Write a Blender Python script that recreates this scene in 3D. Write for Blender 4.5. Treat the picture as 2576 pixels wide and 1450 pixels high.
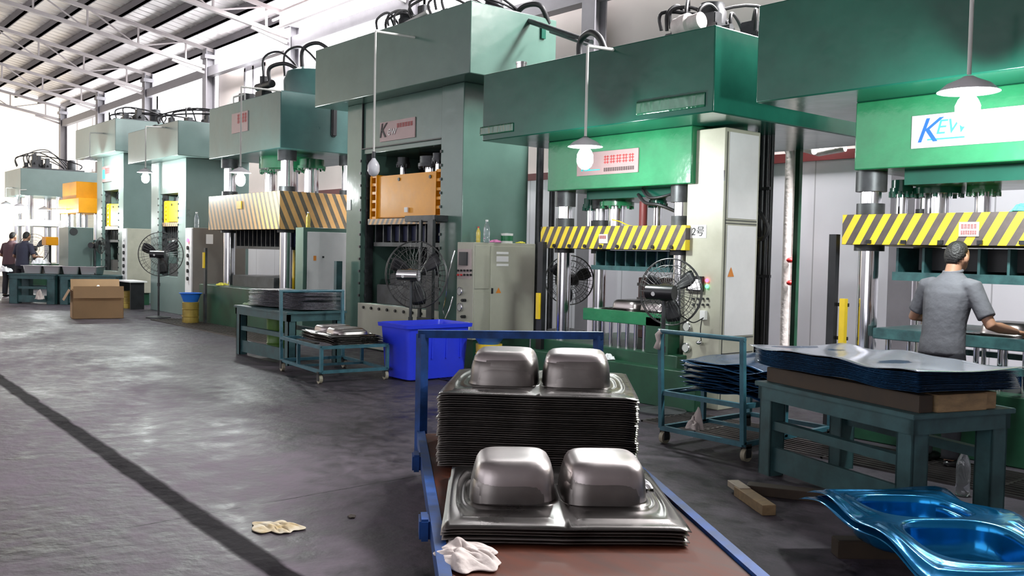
import bpy, bmesh, math, random
from mathutils import Vector, Matrix
PI = math.pi
random.seed(7)
for o in list(bpy.data.objects): bpy.data.objects.remove(o)
S = bpy.context.scene
C = S.collection

# ------------------------------------------------------------------ camera
W_, H_ = 2576.0, 1450.0
CX, CY, F = W_ / 2, H_ / 2, 2330.0
CAM = Vector((0, 0, 1.5))
vl = Vector((-650 - CX, -(593 - CY), -F)).normalized()          # camera-space direction of world -X
xr = 4088.0
vr = Vector((xr - CX, -(692.5 - CY), -F))
vr = (vr - vr.dot(vl) * vl).normalized()                         # camera-space direction of world +Y
ax = -vl
az = ax.cross(vr).normalized()
RW = Matrix((ax, vr, az))                                        # rows: world axes in camera space -> cam vector to world
R3 = RW                                                          # world = R3 @ camvec
cd = bpy.data.cameras.new('camera'); cam = bpy.data.objects.new('camera', cd); C.objects.link(cam)
cam.matrix_world = Matrix.Translation(CAM) @ R3.to_4x4()
cd.sensor_width = 36; cd.lens = F / W_ * 36; cd.clip_end = 300; cd.clip_start = .05
S.camera = cam
FWD = (R3 @ Vector((0, 0, -1)))

def ray(px, py): return (R3 @ Vector((px - CX, -(py - CY), -F))).normalized()
def at(px, py, X=None, Y=None, Z=None, D=None):
    r = ray(px, py)
    if X is not None: k = (X - CAM.x) / r.x
    elif Y is not None: k = (Y - CAM.y) / r.y
    elif Z is not None: k = (Z - CAM.z) / r.z
    else: k = D / r.dot(FWD)
    return CAM + r * k

# ------------------------------------------------------------------ world, light, exposure
wd = bpy.data.worlds.new('world'); S.world = wd; wd.use_nodes = True
bg = wd.node_tree.nodes['Background']; bg.inputs[0].default_value = (.98, .96, 1.02, 1); bg.inputs[1].default_value = 1.7
S.view_settings.view_transform = 'Standard'; S.view_settings.look = 'None'
S.view_settings.gamma = 1; S.view_settings.use_curve_mapping = False; S.view_settings.exposure = 0.54

# ------------------------------------------------------------------ materials
def nt(m): m.use_nodes = True; return m.node_tree, m.node_tree.nodes, m.node_tree.links
def mat(name, col, rough=.5, metal=0, dirt=.25, scale=3.0, bump=0.0, spec=.5, coat=0, trans=0, emis=None, es=0, stretch=None, alpha=1, dcol=None):
    m = bpy.data.materials.new(name); t, N, L = nt(m); b = N['Principled BSDF']
    b.inputs['Roughness'].default_value = rough; b.inputs['Metallic'].default_value = metal
    b.inputs['Specular IOR Level'].default_value = spec; b.inputs['Coat Weight'].default_value = coat
    b.inputs['Coat Roughness'].default_value = .1
    b.inputs['Transmission Weight'].default_value = trans; b.inputs['Alpha'].default_value = alpha
    if emis: b.inputs['Emission Color'].default_value = (*emis, 1); b.inputs['Emission Strength'].default_value = es
    g = N.new('ShaderNodeNewGeometry'); mp = N.new('ShaderNodeMapping')
    if stretch: mp.inputs['Scale'].default_value = stretch
    L.new(g.outputs['Position'], mp.inputs['Vector'])
    n = N.new('ShaderNodeTexNoise'); n.inputs['Scale'].default_value = scale; n.inputs['Detail'].default_value = 6; n.inputs['Roughness'].default_value = .6
    L.new(mp.outputs[0], n.inputs['Vector'])
    r = N.new('ShaderNodeValToRGB'); r.color_ramp.elements[0].position = .3; r.color_ramp.elements[1].position = .7
    d = dcol or tuple(c * (1 - dirt) for c in col)
    r.color_ramp.elements[0].color = (*d, 1); r.color_ramp.elements[1].color = (*col, 1)
    L.new(n.outputs[0], r.inputs[0]); L.new(r.outputs[0], b.inputs['Base Color'])
    rr = N.new('ShaderNodeMapRange'); rr.inputs[3].default_value = max(rough * .75, .02); rr.inputs[4].default_value = min(rough * 1.3, 1)
    L.new(n.outputs[0], rr.inputs[0]); L.new(rr.outputs[0], b.inputs['Roughness'])
    if bump:
        n2 = N.new('ShaderNodeTexNoise'); n2.inputs['Scale'].default_value = scale * 2.2; n2.inputs['Detail'].default_value = 3
        L.new(mp.outputs[0], n2.inputs['Vector'])
        bp = N.new('ShaderNodeBump'); bp.inputs['Strength'].default_value = bump; bp.inputs['Distance'].default_value = .03
        L.new(n2.outputs[0], bp.inputs['Height']); L.new(bp.outputs[0], b.inputs['Normal'])
    return m

def stripes(name, kx, ky, kz, period, yel, blk, off=0, duty=.5, worn=.35):
    m = mat(name, yel, .4, dirt=.2, scale=6); t, N, L = nt(m); b = N['Principled BSDF']
    g = N.new('ShaderNodeNewGeometry'); dt = N.new('ShaderNodeVectorMath'); dt.operation = 'DOT_PRODUCT'
    dt.inputs[1].default_value = (kx, ky, kz); L.new(g.outputs['Position'], dt.inputs[0])
    a = N.new('ShaderNodeMath'); a.operation = 'MULTIPLY_ADD'; a.inputs[1].default_value = 1 / period; a.inputs[2].default_value = 100 + off
    L.new(dt.outputs['Value'], a.inputs[0])
    f = N.new('ShaderNodeMath'); f.operation = 'FRACT'; L.new(a.outputs[0], f.inputs[0])
    c = N.new('ShaderNodeMath'); c.operation = 'GREATER_THAN'; c.inputs[1].default_value = duty; L.new(f.outputs[0], c.inputs[0])
    src = b.inputs['Base Color'].links[0].from_socket
    n = N.new('ShaderNodeTexNoise'); n.inputs['Scale'].default_value = 14; n.inputs['Detail'].default_value = 8
    rp = N.new('ShaderNodeValToRGB'); rp.color_ramp.elements[0].color = (*blk, 1); rp.color_ramp.elements[1].color = (blk[0] * 2.5 + .03, blk[1] * 2.3 + .02, blk[2] * 2 + .02, 1)
    L.new(g.outputs['Position'], n.inputs['Vector']); L.new(n.outputs[0], rp.inputs[0])
    mx = N.new('ShaderNodeMixRGB'); L.new(c.outputs[0], mx.inputs[0]); L.new(src, mx.inputs[1]); L.new(rp.outputs[0], mx.inputs[2])
    L.new(mx.outputs[0], b.inputs['Base Color'])
    return m

def emit(name, col, s):
    m = bpy.data.materials.new(name); t, N, L = nt(m); N.remove(N['Principled BSDF'])
    e = N.new('ShaderNodeEmission'); e.inputs[0].default_value = (*col, 1); e.inputs[1].default_value = s
    L.new(e.outputs[0], N['Material Output'].inputs[0]); return m

M = dict(
  green_dark = mat('glossy_dark_green_paint', (.009, .083, .055), .2, dirt=.3, scale=2.2, bump=.10, spec=.25),
  green_mid = mat('bright_green_paint', (.022, .185, .078), .2, dirt=.25, scale=4, bump=.15),
  green_grey = mat('grey_green_paint', (.090, .165, .135), .17, dirt=.15, scale=2, bump=.12),
  green_pale = mat('pale_green_paint', (.15, .215, .20), .3, dirt=.15, scale=2, bump=.08),
  green_four = mat('blue_green_paint', (.055, .145, .135), .3, dirt=.3, scale=2, bump=.1),
  green_base = mat('dark_green_base_paint', (.012, .075, .036), .4, dirt=.5, scale=4),
  teal = mat('worn_teal_paint', (.04, .125, .125), .45, dirt=.5, scale=9, dcol=(.012, .04, .045)),
  teal_dark = mat('dark_teal_paint', (.040, .110, .118), .5, dirt=.5, scale=7),
  cartblue = mat('blue_cart_paint', (.012, .06, .24), .5, dirt=.45, scale=8, dcol=(.006, .025, .08), spec=.25),
  cartteal = mat('blue_green_cart_paint', (.05, .17, .22), .4, dirt=.5, scale=8),
  chrome = mat('chromed_steel', (.78, .78, .80), .13, 1, dirt=.12, scale=4),
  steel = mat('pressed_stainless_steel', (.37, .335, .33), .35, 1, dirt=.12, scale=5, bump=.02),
  steel_bright = mat('bright_finished_steel', (.62, .60, .60), .3, 1, dirt=.1),
  flange = mat('undrawn_steel_painted_reflection', (.12, .11, .105), .28, 1, dirt=.2, scale=5, bump=.02),  # same steel as the bowls, dark reflection of the presses put into its colour
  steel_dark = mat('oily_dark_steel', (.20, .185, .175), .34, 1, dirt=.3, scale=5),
  iron = mat('oily_black_iron', (.02, .021, .024), .42, .2, dirt=.5, scale=6),
  iron2 = mat('grimy_grey_iron', (.075, .08, .085), .45, .5, dirt=.6, scale=6),
  beige = mat('beige_cabinet_paint', (.47, .465, .38), .42, dirt=.14, scale=2.2, dcol=(.36, .35, .27)),
  cabgreen = mat('olive_grey_cabinet_paint', (.44, .44, .36), .42, dirt=.2, scale=1.6, dcol=(.34, .34, .27)),
  cabgrey = mat('light_grey_cabinet_paint', (.76, .75, .75), .4, dirt=.15, scale=2),
  cabbrown = mat('brown_grey_cabinet_paint', (.17, .155, .135), .45, dirt=.2, scale=2),
  yellow = mat('orange_yellow_paint', (.82, .34, .008), .4, dirt=.15, scale=4, bump=.05, spec=.3),
  yellow2 = mat('safety_yellow_paint', (.80, .55, .02), .4, dirt=.2, scale=6),
  maroon = mat('maroon_trim_paint', (.17, .03, .03), .5, dirt=.3),
  white = mat('white_plastic', (.75, .75, .74), .4, dirt=.08),
  whitepipe = mat('lagged_white_pipe', (.78, .72, .68), .55, dirt=.3, scale=8, bump=.3),
  black = mat('black_plastic', (.012, .012, .014), .3, dirt=.3),
  rubber = mat('black_rubber_hose', (.018, .018, .02), .5, dirt=.3),
  cream = mat('cream_wheel_nylon', (.42, .38, .28), .5, dirt=.3, scale=12),
  blueplas = mat('royal_blue_plastic', (.025, .05, .78), .35, dirt=.12, scale=5),
  bluebasin = mat('blue_plastic_basin', (.02, .16, .62), .4, dirt=.15),
  bluesheet = mat('blue_filmed_steel', (.005, .22, .52), .15, .72, dirt=.35, scale=3, bump=.08),
  bluefilm = mat('blue_filmed_sheet_edges', (.008, .06, .15), .25, .5, dirt=.5, scale=10),
  silverfilm = mat('pale_filmed_sheet', (.55, .58, .68), .22, .85, dirt=.12, scale=3, bump=.04),
  ply = mat('red_brown_plywood', (.10, .026, .012), .6, spec=.15, dirt=.5, scale=3, stretch=(1, 4, 4), dcol=(.05, .016, .009)),
  wood = mat('raw_pale_timber', (.36, .24, .12), .7, dirt=.5, scale=6, stretch=(4, 1, 4)),
  wood_dark = mat('oil_soaked_timber', (.06, .04, .025), .7, dirt=.5, scale=5),
  carton = mat('brown_cardboard', (.36, .22, .11), .75, dirt=.15, scale=3),
  rag = mat('off_white_cotton_rag', (.55, .48, .45), .9, dirt=.15, scale=8, bump=.3),
  pink = mat('pink_cloth', (.75, .25, .5), .85, dirt=.1),
  yelcloth = mat('yellow_cloth', (.75, .7, .08), .85, dirt=.2, scale=14),
  paper = mat('white_paper', (.8, .8, .78), .6, dirt=.06),
  litter = mat('stained_crumpled_paper', (.62, .60, .52), .7, dcol=(.35, .24, .08), scale=7),
  pet = mat('clear_plastic_bottle', (.85, .9, .95), .08, dirt=.03, trans=.9),
  petyel = mat('yellow_drink', (.75, .6, .12), .2, dirt=.1, trans=.3),
  drum = mat('ochre_steel_drum', (.42, .30, .06), .4, .2, dirt=.4, scale=6),
  drumgreen = mat('lime_green_drum', (.10, .23, .03), .45, dirt=.4, scale=6),
  shirt = mat('grey_cotton_polo', (.085, .085, .098), .85, dirt=.1, scale=5, bump=.35),
  shirtdk = mat('navy_work_shirt', (.03, .03, .055), .85, dirt=.2, bump=.2),
  shirtbr = mat('maroon_work_shirt', (.10, .05, .06), .85, dirt=.2, bump=.2),
  trousers = mat('black_trousers', (.012, .012, .018), .85, dirt=.2),
  skin = mat('tan_skin', (.30, .155, .095), .5, dirt=.1),
  hair = mat('short_black_hair', (.007, .006, .006), .6, dirt=.3, scale=30, bump=.4),
  colgrey = mat('grey_steelwork_paint', (.27, .26, .28), .5, dirt=.2),
  purlin = mat('dark_purlin_steel', (.16, .15, .165), .5, dirt=.2),
  trussm = mat('pale_truss_steel', (.46, .42, .42), .5, dirt=.15),
  red = mat('red_paint', (.55, .02, .02), .4, dirt=.1),
  redlit = mat('lit_red_lamp', (.8, .02, .05), .3, emis=(1, .05, .1), es=6),
  greenlit = mat('lit_green_lamp', (.05, .8, .2), .3, emis=(.1, 1, .3), es=3),
  screen = mat('lit_touch_screen', (.9, .9, .9), .3, emis=(1, .95, .97), es=3),
  darkscreen = mat('unlit_touch_screen', (.03, .035, .04), .15, dirt=.1),
  plate = mat('silver_name_plate', (.55, .52, .52), .4, .1, dirt=.08),
  plateold = mat('faded_pink_grey_name_plate', (.36, .25, .25), .4, .1, dirt=.2),
  blueink = mat('blue_lettering', (.01, .10, .55), .5), tealink = mat('teal_lettering', (.05, .5, .5), .5),
  redink = mat('faded_red_lettering', (.5, .06, .06), .5), blackink = mat('black_marker_ink', (.01, .01, .01), .6),
  orange = mat('orange_warning_sticker', (.75, .25, .03), .5),
  enamel = mat('white_enamel_lamp_shade', (.6, .58, .6), .35, dirt=.1),
  rod = mat('pale_conduit', (.55, .55, .52), .5, dirt=.1),
  bulbon = emit('lit_bulb_glass', (.95, 1, 1), 60),
  bulboff = mat('unlit_frosted_bulb', (.62, .62, .66), .2, dirt=.05),
  cyancloth = mat('cyan_cloth', (.1, .55, .65), .8),
  gauge = mat('gauge_face', (.5, .5, .47), .3, dirt=.1), wire = mat('grey_fan_wire', (.10, .10, .10), .4, .6),
  bags = mat('white_plastic_bag', (.8, .8, .82), .4, dirt=.08, bump=.5),
  stripe_near = stripes('yellow_black_hazard_stripes', 1, 0, -.55, .13, (.88, .66, .03), (.04, .035, .035)),
  stripe_four = stripes('worn_orange_black_stripes', 1, 1, .45, .165, (.62, .36, .13), (.05, .05, .04), duty=.55),
  stripe_small = stripes('small_orange_black_stripes', 1, 0, -.7, .13, (.6, .32, .1), (.05, .045, .04)),
)

# floor: stained, partly wet concrete with a dark strip and joints
def line_mask(N, L, g, p, q, w, noise=.05):
    d = (q - p); n = Vector((-d.y, d.x, 0)).normalized(); c = n.dot(p)
    dt = N.new('ShaderNodeVectorMath'); dt.operation = 'DOT_PRODUCT'; dt.inputs[1].default_value = n; L.new(g.outputs['Position'], dt.inputs[0])
    s = N.new('ShaderNodeMath'); s.operation = 'SUBTRACT'; s.inputs[1].default_value = c; L.new(dt.outputs['Value'], s.inputs[0])
    ns = N.new('ShaderNodeTexNoise'); ns.inputs['Scale'].default_value = 2.5; ns.inputs['Detail'].default_value = 8; L.new(g.outputs['Position'], ns.inputs['Vector'])
    ad = N.new('ShaderNodeMath'); ad.operation = 'MULTIPLY_ADD'; ad.inputs[1].default_value = noise; ad.inputs[2].default_value = -noise / 2; L.new(ns.outputs[0], ad.inputs[0])
    s2 = N.new('ShaderNodeMath'); s2.operation = 'ADD'; L.new(s.outputs[0], s2.inputs[0]); L.new(ad.outputs[0], s2.inputs[1])
    a = N.new('ShaderNodeMath'); a.operation = 'ABSOLUTE'; L.new(s2.outputs[0], a.inputs[0])
    mr = N.new('ShaderNodeMapRange'); mr.inputs[1].default_value = w * .8; mr.inputs[2].default_value = w * 1.2; mr.inputs[3].default_value = 1; mr.inputs[4].default_value = 0
    L.new(a.outputs[0], mr.inputs[0]); return mr.outputs[0]
def floor_mat():
    m = bpy.data.materials.new('oil_stained_damp_concrete'); t, N, L = nt(m); b = N['Principled BSDF']
    g = N.new('ShaderNodeNewGeometry')
    n1 = N.new('ShaderNodeTexNoise'); n1.inputs['Scale'].default_value = .55; n1.inputs['Detail'].default_value = 9; n1.inputs['Roughness'].default_value = .65
    n2 = N.new('ShaderNodeTexNoise'); n2.inputs['Scale'].default_value = 5; n2.inputs['Detail'].default_value = 8; n2.inputs['Roughness'].default_value = .7
    for n in (n1, n2): L.new(g.outputs['Position'], n.inputs['Vector'])
    r = N.new('ShaderNodeValToRGB'); r.color_ramp.elements[0].position = .42; r.color_ramp.elements[1].position = .60
    r.color_ramp.elements[0].color = (.018, .015, .018, 1); r.color_ramp.elements[1].color = (.135, .114, .134, 1)
    ad = N.new('ShaderNodeMath'); ad.operation = 'MULTIPLY_ADD'; ad.inputs[1].default_value = .5; L.new(n2.outputs[0], ad.inputs[0])
    hf = N.new('ShaderNodeMath'); hf.operation = 'MULTIPLY'; hf.inputs[1].default_value = .5; L.new(n1.outputs[0], hf.inputs[0]); L.new(hf.outputs[0], ad.inputs[2])
    L.new(ad.outputs[0], r.inputs[0])
    col = r.outputs[0]
    for (p, q, w, k, dk) in ((at(0, 955, Z=0), at(700, 1440, Z=0), .065, .09, (.012, .0105, .012)),
                             (at(0, 1385, Z=0), at(900, 1225, Z=0), .006, .04, (.02, .02, .02)),):
        mk = line_mask(N, L, g, p, q, w, k); mx = N.new('ShaderNodeMixRGB'); mx.inputs[2].default_value = (*dk, 1)
        L.new(mk, mx.inputs[0]); L.new(col, mx.inputs[1]); col = mx.outputs[0]
    # oily darker belt along the machines
    sp = N.new('ShaderNodeSeparateXYZ'); L.new(g.outputs['Position'], sp.inputs[0])
    nn = N.new('ShaderNodeMath'); nn.operation = 'MULTIPLY_ADD'; nn.inputs[1].default_value = 2.2; L.new(n1.outputs[0], nn.inputs[0]); L.new(sp.outputs[1], nn.inputs[2])
    mr = N.new('ShaderNodeMapRange'); mr.inputs[1].default_value = 6.3; mr.inputs[2].default_value = 7.1; mr.inputs[3].default_value = 0; mr.inputs[4].default_value = .7
    L.new(nn.outputs[0], mr.inputs[0]); mx = N.new('ShaderNodeMixRGB'); mx.inputs[2].default_value = (.034, .031, .038, 1)
    L.new(mr.outputs[0], mx.inputs[0]); L.new(col, mx.inputs[1]); col = mx.outputs[0]
    L.new(col, b.inputs['Base Color'])
    rg = N.new('ShaderNodeValToRGB'); rg.color_ramp.elements[0].position = .38; rg.color_ramp.elements[1].position = .62
    rg.color_ramp.elements[0].color = (.34, .34, .34, 1); rg.color_ramp.elements[1].color = (.68, .68, .68, 1)
    L.new(ad.outputs[0], rg.inputs[0])
    mk = line_mask(N, L, g, at(0, 955, Z=0), at(700, 1440, Z=0), .07, .05); mx2 = N.new('ShaderNodeMix'); mx2.inputs[3].default_value = .75; L.new(mk, mx2.inputs[0]); L.new(rg.outputs[0], mx2.inputs[2]); L.new(mx2.outputs[0], b.inputs['Roughness'])
    sm_ = N.new('ShaderNodeMapRange'); sm_.inputs[3].default_value = 1; sm_.inputs[4].default_value = .4; L.new(mk, sm_.inputs[0])
    wv = N.new('ShaderNodeMapRange'); wv.inputs[1].default_value = .42; wv.inputs[2].default_value = .6; wv.inputs[3].default_value = .22; wv.inputs[4].default_value = .02; L.new(ad.outputs[0], wv.inputs[0])
    ml = N.new('ShaderNodeMath'); ml.operation = 'MULTIPLY'; L.new(sm_.outputs[0], ml.inputs[0]); L.new(wv.outputs[0], ml.inputs[1]); L.new(ml.outputs[0], b.inputs['Specular IOR Level'])
    bp = N.new('ShaderNodeBump'); bp.inputs['Strength'].default_value = .38; bp.inputs['Distance'].default_value = .025
    n3 = N.new('ShaderNodeTexNoise'); n3.inputs['Scale'].default_value = 9; n3.inputs['Detail'].default_value = 5; L.new(g.outputs['Position'], n3.inputs['Vector'])
    L.new(n3.outputs[0], bp.inputs['Height']); L.new(bp.outputs[0], b.inputs['Normal'])
    return m
def panel_mat(name, col, axis, period, seam=.02, rough=.4, bump=0):
    m = mat(name, col, rough, dirt=.08, scale=.8, bump=bump); t, N, L = nt(m); b = N['Principled BSDF']
    g = N.new('ShaderNodeNewGeometry'); sp = N.new('ShaderNodeSeparateXYZ'); L.new(g.outputs['Position'], sp.inputs[0])
    a = N.new('ShaderNodeMath'); a.operation = 'MULTIPLY_ADD'; a.inputs[1].default_value = 1 / period; a.inputs[2].default_value = 200; L.new(sp.outputs[axis], a.inputs[0])
    f = N.new('ShaderNodeMath'); f.operation = 'FRACT'; L.new(a.outputs[0], f.inputs[0])
    c = N.new('ShaderNodeMath'); c.operation = 'LESS_THAN'; c.inputs[1].default_value = seam; L.new(f.outputs[0], c.inputs[0])
    src = b.inputs['Base Color'].links[0].from_socket
    mx = N.new('ShaderNodeMixRGB'); mx.inputs[2].default_value = tuple(v * .55 for v in col) + (1,)
    L.new(c.outputs[0], mx.inputs[0]); L.new(src, mx.inputs[1]); L.new(mx.outputs[0], b.inputs['Base Color']); return m

# ------------------------------------------------------------------ mesh helpers
class MB:
    def __init__(s): s.v = []; s.f = []
    def add(s, vs, fs):
        b = len(s.v); s.v += [Vector(v) for v in vs]; s.f += [tuple(b + i for i in f) for f in fs]; return s
    def box(s, x0, x1, y0, y1, z0, z1, ch=0):
        if x0 > x1: x0, x1 = x1, x0
        if ch <= 0:
            return s.add([(x, y, z) for x in (x0, x1) for y in (y0, y1) for z in (z0, z1)],
                     [(0, 1, 3, 2), (4, 6, 7, 5), (0, 4, 5, 1), (2, 3, 7, 6), (0, 2, 6, 4), (1, 5, 7, 3)])
        bm = bmesh.new(); bmesh.ops.create_cube(bm, size=1)
        for v in bm.verts: v.co = Vector(((x0 + x1) / 2 + v.co.x * (x1 - x0), (y0 + y1) / 2 + v.co.y * (y1 - y0), (z0 + z1) / 2 + v.co.z * (z1 - z0)))
        bmesh.ops.bevel(bm, geom=bm.edges[:], offset=ch, segments=2, affect='EDGES')
        return s.bm(bm)
    def bm(s, bm, mtx=None):
        bm.verts.ensure_lookup_table(); bm.verts.index_update()
        s.add([(mtx @ v.co) if mtx else v.co.copy() for v in bm.verts], [tuple(v.index for v in f.verts) for f in bm.faces]); bm.free(); return s
    def obox(s, c, size, mtx=None, ch=0):
        t = MB().box(-size[0] / 2, size[0] / 2, -size[1] / 2, size[1] / 2, -size[2] / 2, size[2] / 2, ch)
        R = mtx or Matrix.Identity(3); c = Vector(c)
        return s.add([c + R @ v for v in t.v], t.f)
    def bar(s, p, q, w, h=None):
        p, q = Vector(p), Vector(q); d = (q - p); l = d.length; d.normalize(); h = h or w
        up = Vector((0, 0, 1)) if abs(d.z) < .95 else Vector((1, 0, 0)); a = d.cross(up).normalized(); b = a.cross(d)
        return s.add([p + a * i * w / 2 + b * j * h / 2 + d * k * l for k in (0, 1) for i, j in ((-1, -1), (1, -1), (1, 1), (-1, 1))],
                     [(0, 3, 2, 1), (4, 5, 6, 7), (0, 1, 5, 4), (1, 2, 6, 5), (2, 3, 7, 6), (3, 0, 4, 7)])
    def cyl(s, p, q, r, r2=None, n=24): return s.tube([p, q], [r, r if r2 is None else r2], n)
    def tube(s, pts, rs, n=12, closed=False, cap=True):
        pts = [Vector(p) for p in pts]; k = len(pts)
        if not isinstance(rs, (list, tuple)): rs = [rs] * k
        V = []; up = None
        for i, p in enumerate(pts):
            if closed: d = pts[(i + 1) % k] - pts[i - 1]
            else: d = pts[min(i + 1, k - 1)] - pts[max(i - 1, 0)]
            d.normalize()
            if up is None: up = Vector((0, 0, 1)) if abs(d.z) < .9 else Vector((1, 0, 0))
            a = d.cross(up).normalized(); b = a.cross(d).normalized(); up = b
            V += [p + (a * math.cos(2 * PI * j / n) + b * math.sin(2 * PI * j / n)) * rs[i] for j in range(n)]
        Fs = []
        for i in range(k if closed else k - 1):
            for j in range(n):
                i2 = (i + 1) % k; Fs.append((i * n + j, i * n + (j + 1) % n, i2 * n + (j + 1) % n, i2 * n + j))
        if not closed and cap: Fs += [tuple(range(n))[::-1], tuple((k - 1) * n + j for j in range(n))]
        return s.add(V, Fs)
    def lathe(s, prof, c, n=28, axis=None):
        c = Vector(c); R = Matrix.Identity(3)
        if axis: R = Vector(axis).normalized().to_track_quat('Z', 'Y').to_matrix()
        V = [c + R @ Vector((r * math.cos(2 * PI * j / n), r * math.sin(2 * PI * j / n), z)) for r, z in prof for j in range(n)]
        k = len(prof); Fs = [(i * n + j, i * n + (j + 1) % n, (i + 1) * n + (j + 1) % n, (i + 1) * n + j) for i in range(k - 1) for j in range(n)]
        if prof[0][0] > 1e-4: Fs.append(tuple(range(n))[::-1])
        if prof[-1][0] > 1e-4: Fs.append(tuple((k - 1) * n + j for j in range(n)))
        return s.add(V, Fs)
    def ell(s, c, r, R=None, n=16):
        bm = bmesh.new(); bmesh.ops.create_uvsphere(bm, u_segments=n * 2, v_segments=n, radius=1)
        m = Matrix.Translation(Vector(c)) @ (R.to_4x4() if R else Matrix.Identity(4)) @ Matrix.Diagonal((*r, 1)); return s.bm(bm, m)
    def loft(s, rings):
        n = len(rings[0]); V = [v for r in rings for v in r]
        Fs = [(i * n + j, i * n + (j + 1) % n, (i + 1) * n + (j + 1) % n, (i + 1) * n + j) for i in range(len(rings) - 1) for j in range(n)]
        Fs += [tuple(range(n))[::-1], tuple((len(rings) - 1) * n + j for j in range(n))]; return s.add(V, Fs)
    def build(s, name, material, parent=None, local=False, smooth=True, ang=40, bevel=0):
        me = bpy.data.meshes.new(name); o = bpy.data.objects.new(name, me); C.objects.link(o)
        if parent is not None:
            o.parent = parent; off = Vector((0, 0, 0))
            if not local:
                p = parent
                while p: off += p.location; p = p.parent
        elif local: off = Vector((0, 0, 0))
        else:
            xs = [v.x for v in s.v]; ys = [v.y for v in s.v]; zs = [v.z for v in s.v]
            off = Vector(((min(xs) + max(xs)) / 2, (min(ys) + max(ys)) / 2, min(zs))); o.location = off
        me.from_pydata([v - off for v in s.v], [], s.f); me.materials.append(material); me.update()
        bm = bmesh.new(); bm.from_mesh(me); bmesh.ops.remove_doubles(bm, verts=bm.verts, dist=1e-5); bmesh.ops.recalc_face_normals(bm, faces=bm.faces); bm.to_mesh(me); bm.free()
        if smooth:
            me.polygons.foreach_set('use_smooth', [True] * len(me.polygons)); me.set_sharp_from_angle(angle=math.radians(ang))
        if bevel:
            b = o.modifiers.new('bevel', 'BEVEL'); b.width = bevel; b.segments = 2; b.limit_method = 'ANGLE'
        return o
def tag(o, label=None, cat=None, group=None, kind=None):
    if label: o['label'] = label
    if cat: o['category'] = cat
    if group: o['group'] = group
    if kind: o['kind'] = kind
    return o
def thing(name, label, cat, loc=(0, 0, 0), rz=0, group=None):
    o = bpy.data.objects.new(name, None); C.objects.link(o); o.location = loc; o.rotation_euler = (0, 0, rz); o.empty_display_size = .1
    return tag(o, label, cat, group)
def copy_tree(o, parent=None):
    c = o.copy(); C.objects.link(c); c.parent = parent
    for ch in list(o.children): copy_tree(ch, c)
    return c
def text_part(s, size, origin, xdir, zdir, material, name, parent, depth=.004, shear=0):
    cu = bpy.data.curves.new('t', 'FONT'); cu.body = s; cu.size = size; cu.extrude = depth / 2; cu.shear = shear
    t = bpy.data.objects.new('t', cu); C.objects.link(t)
    bpy.context.view_layer.update()
    me = bpy.data.meshes.new_from_object(t.evaluated_get(bpy.context.evaluated_depsgraph_get()))
    bpy.data.objects.remove(t)
    xd = Vector(xdir).normalized(); zd = Vector(zdir).normalized(); nd = xd.cross(zd)
    mt = Matrix((xd, zd, nd)).transposed().to_4x4(); mt.translation = Vector(origin)
    off = Vector((0, 0, 0)); p = parent
    while p: off += p.location; p = p.parent
    me.transform(Matrix.Translation(-off) @ mt); me.materials.clear(); me.materials.append(material)
    o = bpy.data.objects.new(name, me); C.objects.link(o); o.parent = parent; return o

# ------------------------------------------------------------------ building shell
YW = 11.0; XE = -44.6
def ZR(y): return 7.45 + .18 * (YW - y)
MB().box(XE - 3, 14, -14, 13, -.2, 0).build('floor', floor_mat())['kind'] = 'structure'
tarp = mat('off_white_wall_sheeting', (.76, .69, .65), .6, dirt=.1, scale=.6, bump=.6, dcol=(.68, .61, .57))
panelw = panel_mat('white_sandwich_panel', (.80, .80, .84), 0, 1.15, .015, .3)
w = MB().box(XE, 12, 10.9, 11.02, 0, 2.82).build('wall_back', panelw); w['kind'] = 'structure'
MB().box(XE, 12, 10.86, 10.9, 2.78, 2.9).build('trim_1', M['maroon'])['kind'] = 'structure'
colX = [-10.9 - 5.4 * n for n in range(-2, 7)]
# upper wall: solid sheeting with openings glazed by bright panes
def upper(name, x0, x1, z0, z1, m): 
    o = MB().box(x0, x1, 11.0, 11.08, z0, z1).build(name, m); o['kind'] = 'structure'; return o
sky = emit('overexposed_daylight_glazing', (.97, .97, 1.0), 4.8)
skyw = emit('warm_daylight_glazing', (1.0, .95, .9), 1.9)
upper('wall_back_upper', XE, 12, 2.9, 3.6, tarp)
upper('wall_back_east', -10.9, 12, 3.6, 8.3, tarp)
upper('wall_back_middle', -27.1, -21.7, 3.6, 6.75, tarp)
upper('wall_back_centre', -16.3, -10.9, 3.6, 5.85, tarp)
upper('wall_back_west', XE, -37.9, 3.6, 4.4, tarp)
k = 1
for (x0, x1, z0, z1, m) in ((XE, -16.3, 6.78, 7.42, sky), (-32.5, -27.1, 3.6, 6.6, sky), (-37.9, -32.5, 3.6, 6.6, sky), (XE, -37.9, 4.4, 6.6, skyw),
                            (-21.7, -16.3, 3.6, 6.78, sky), (-16.3, -10.9, 5.85, 7.42, sky)):
    wn = MB().box(x0, x1, 11.05, 11.07, z0, z1).build('window_%d' % k, m); wn['kind'] = 'structure'; k += 1
    fr = MB()
    nx = max(2, int((x1 - x0) / 1.8))
    if z1 - z0 > 1:
        for i in range(nx + 1):
            xx = x0 + (x1 - x0) * i / nx; fr.box(xx - .02, xx + .02, 11.0, 11.04, z0, z1)
        fr.build('glazing_bars', M['trussm'], wn)
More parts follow.
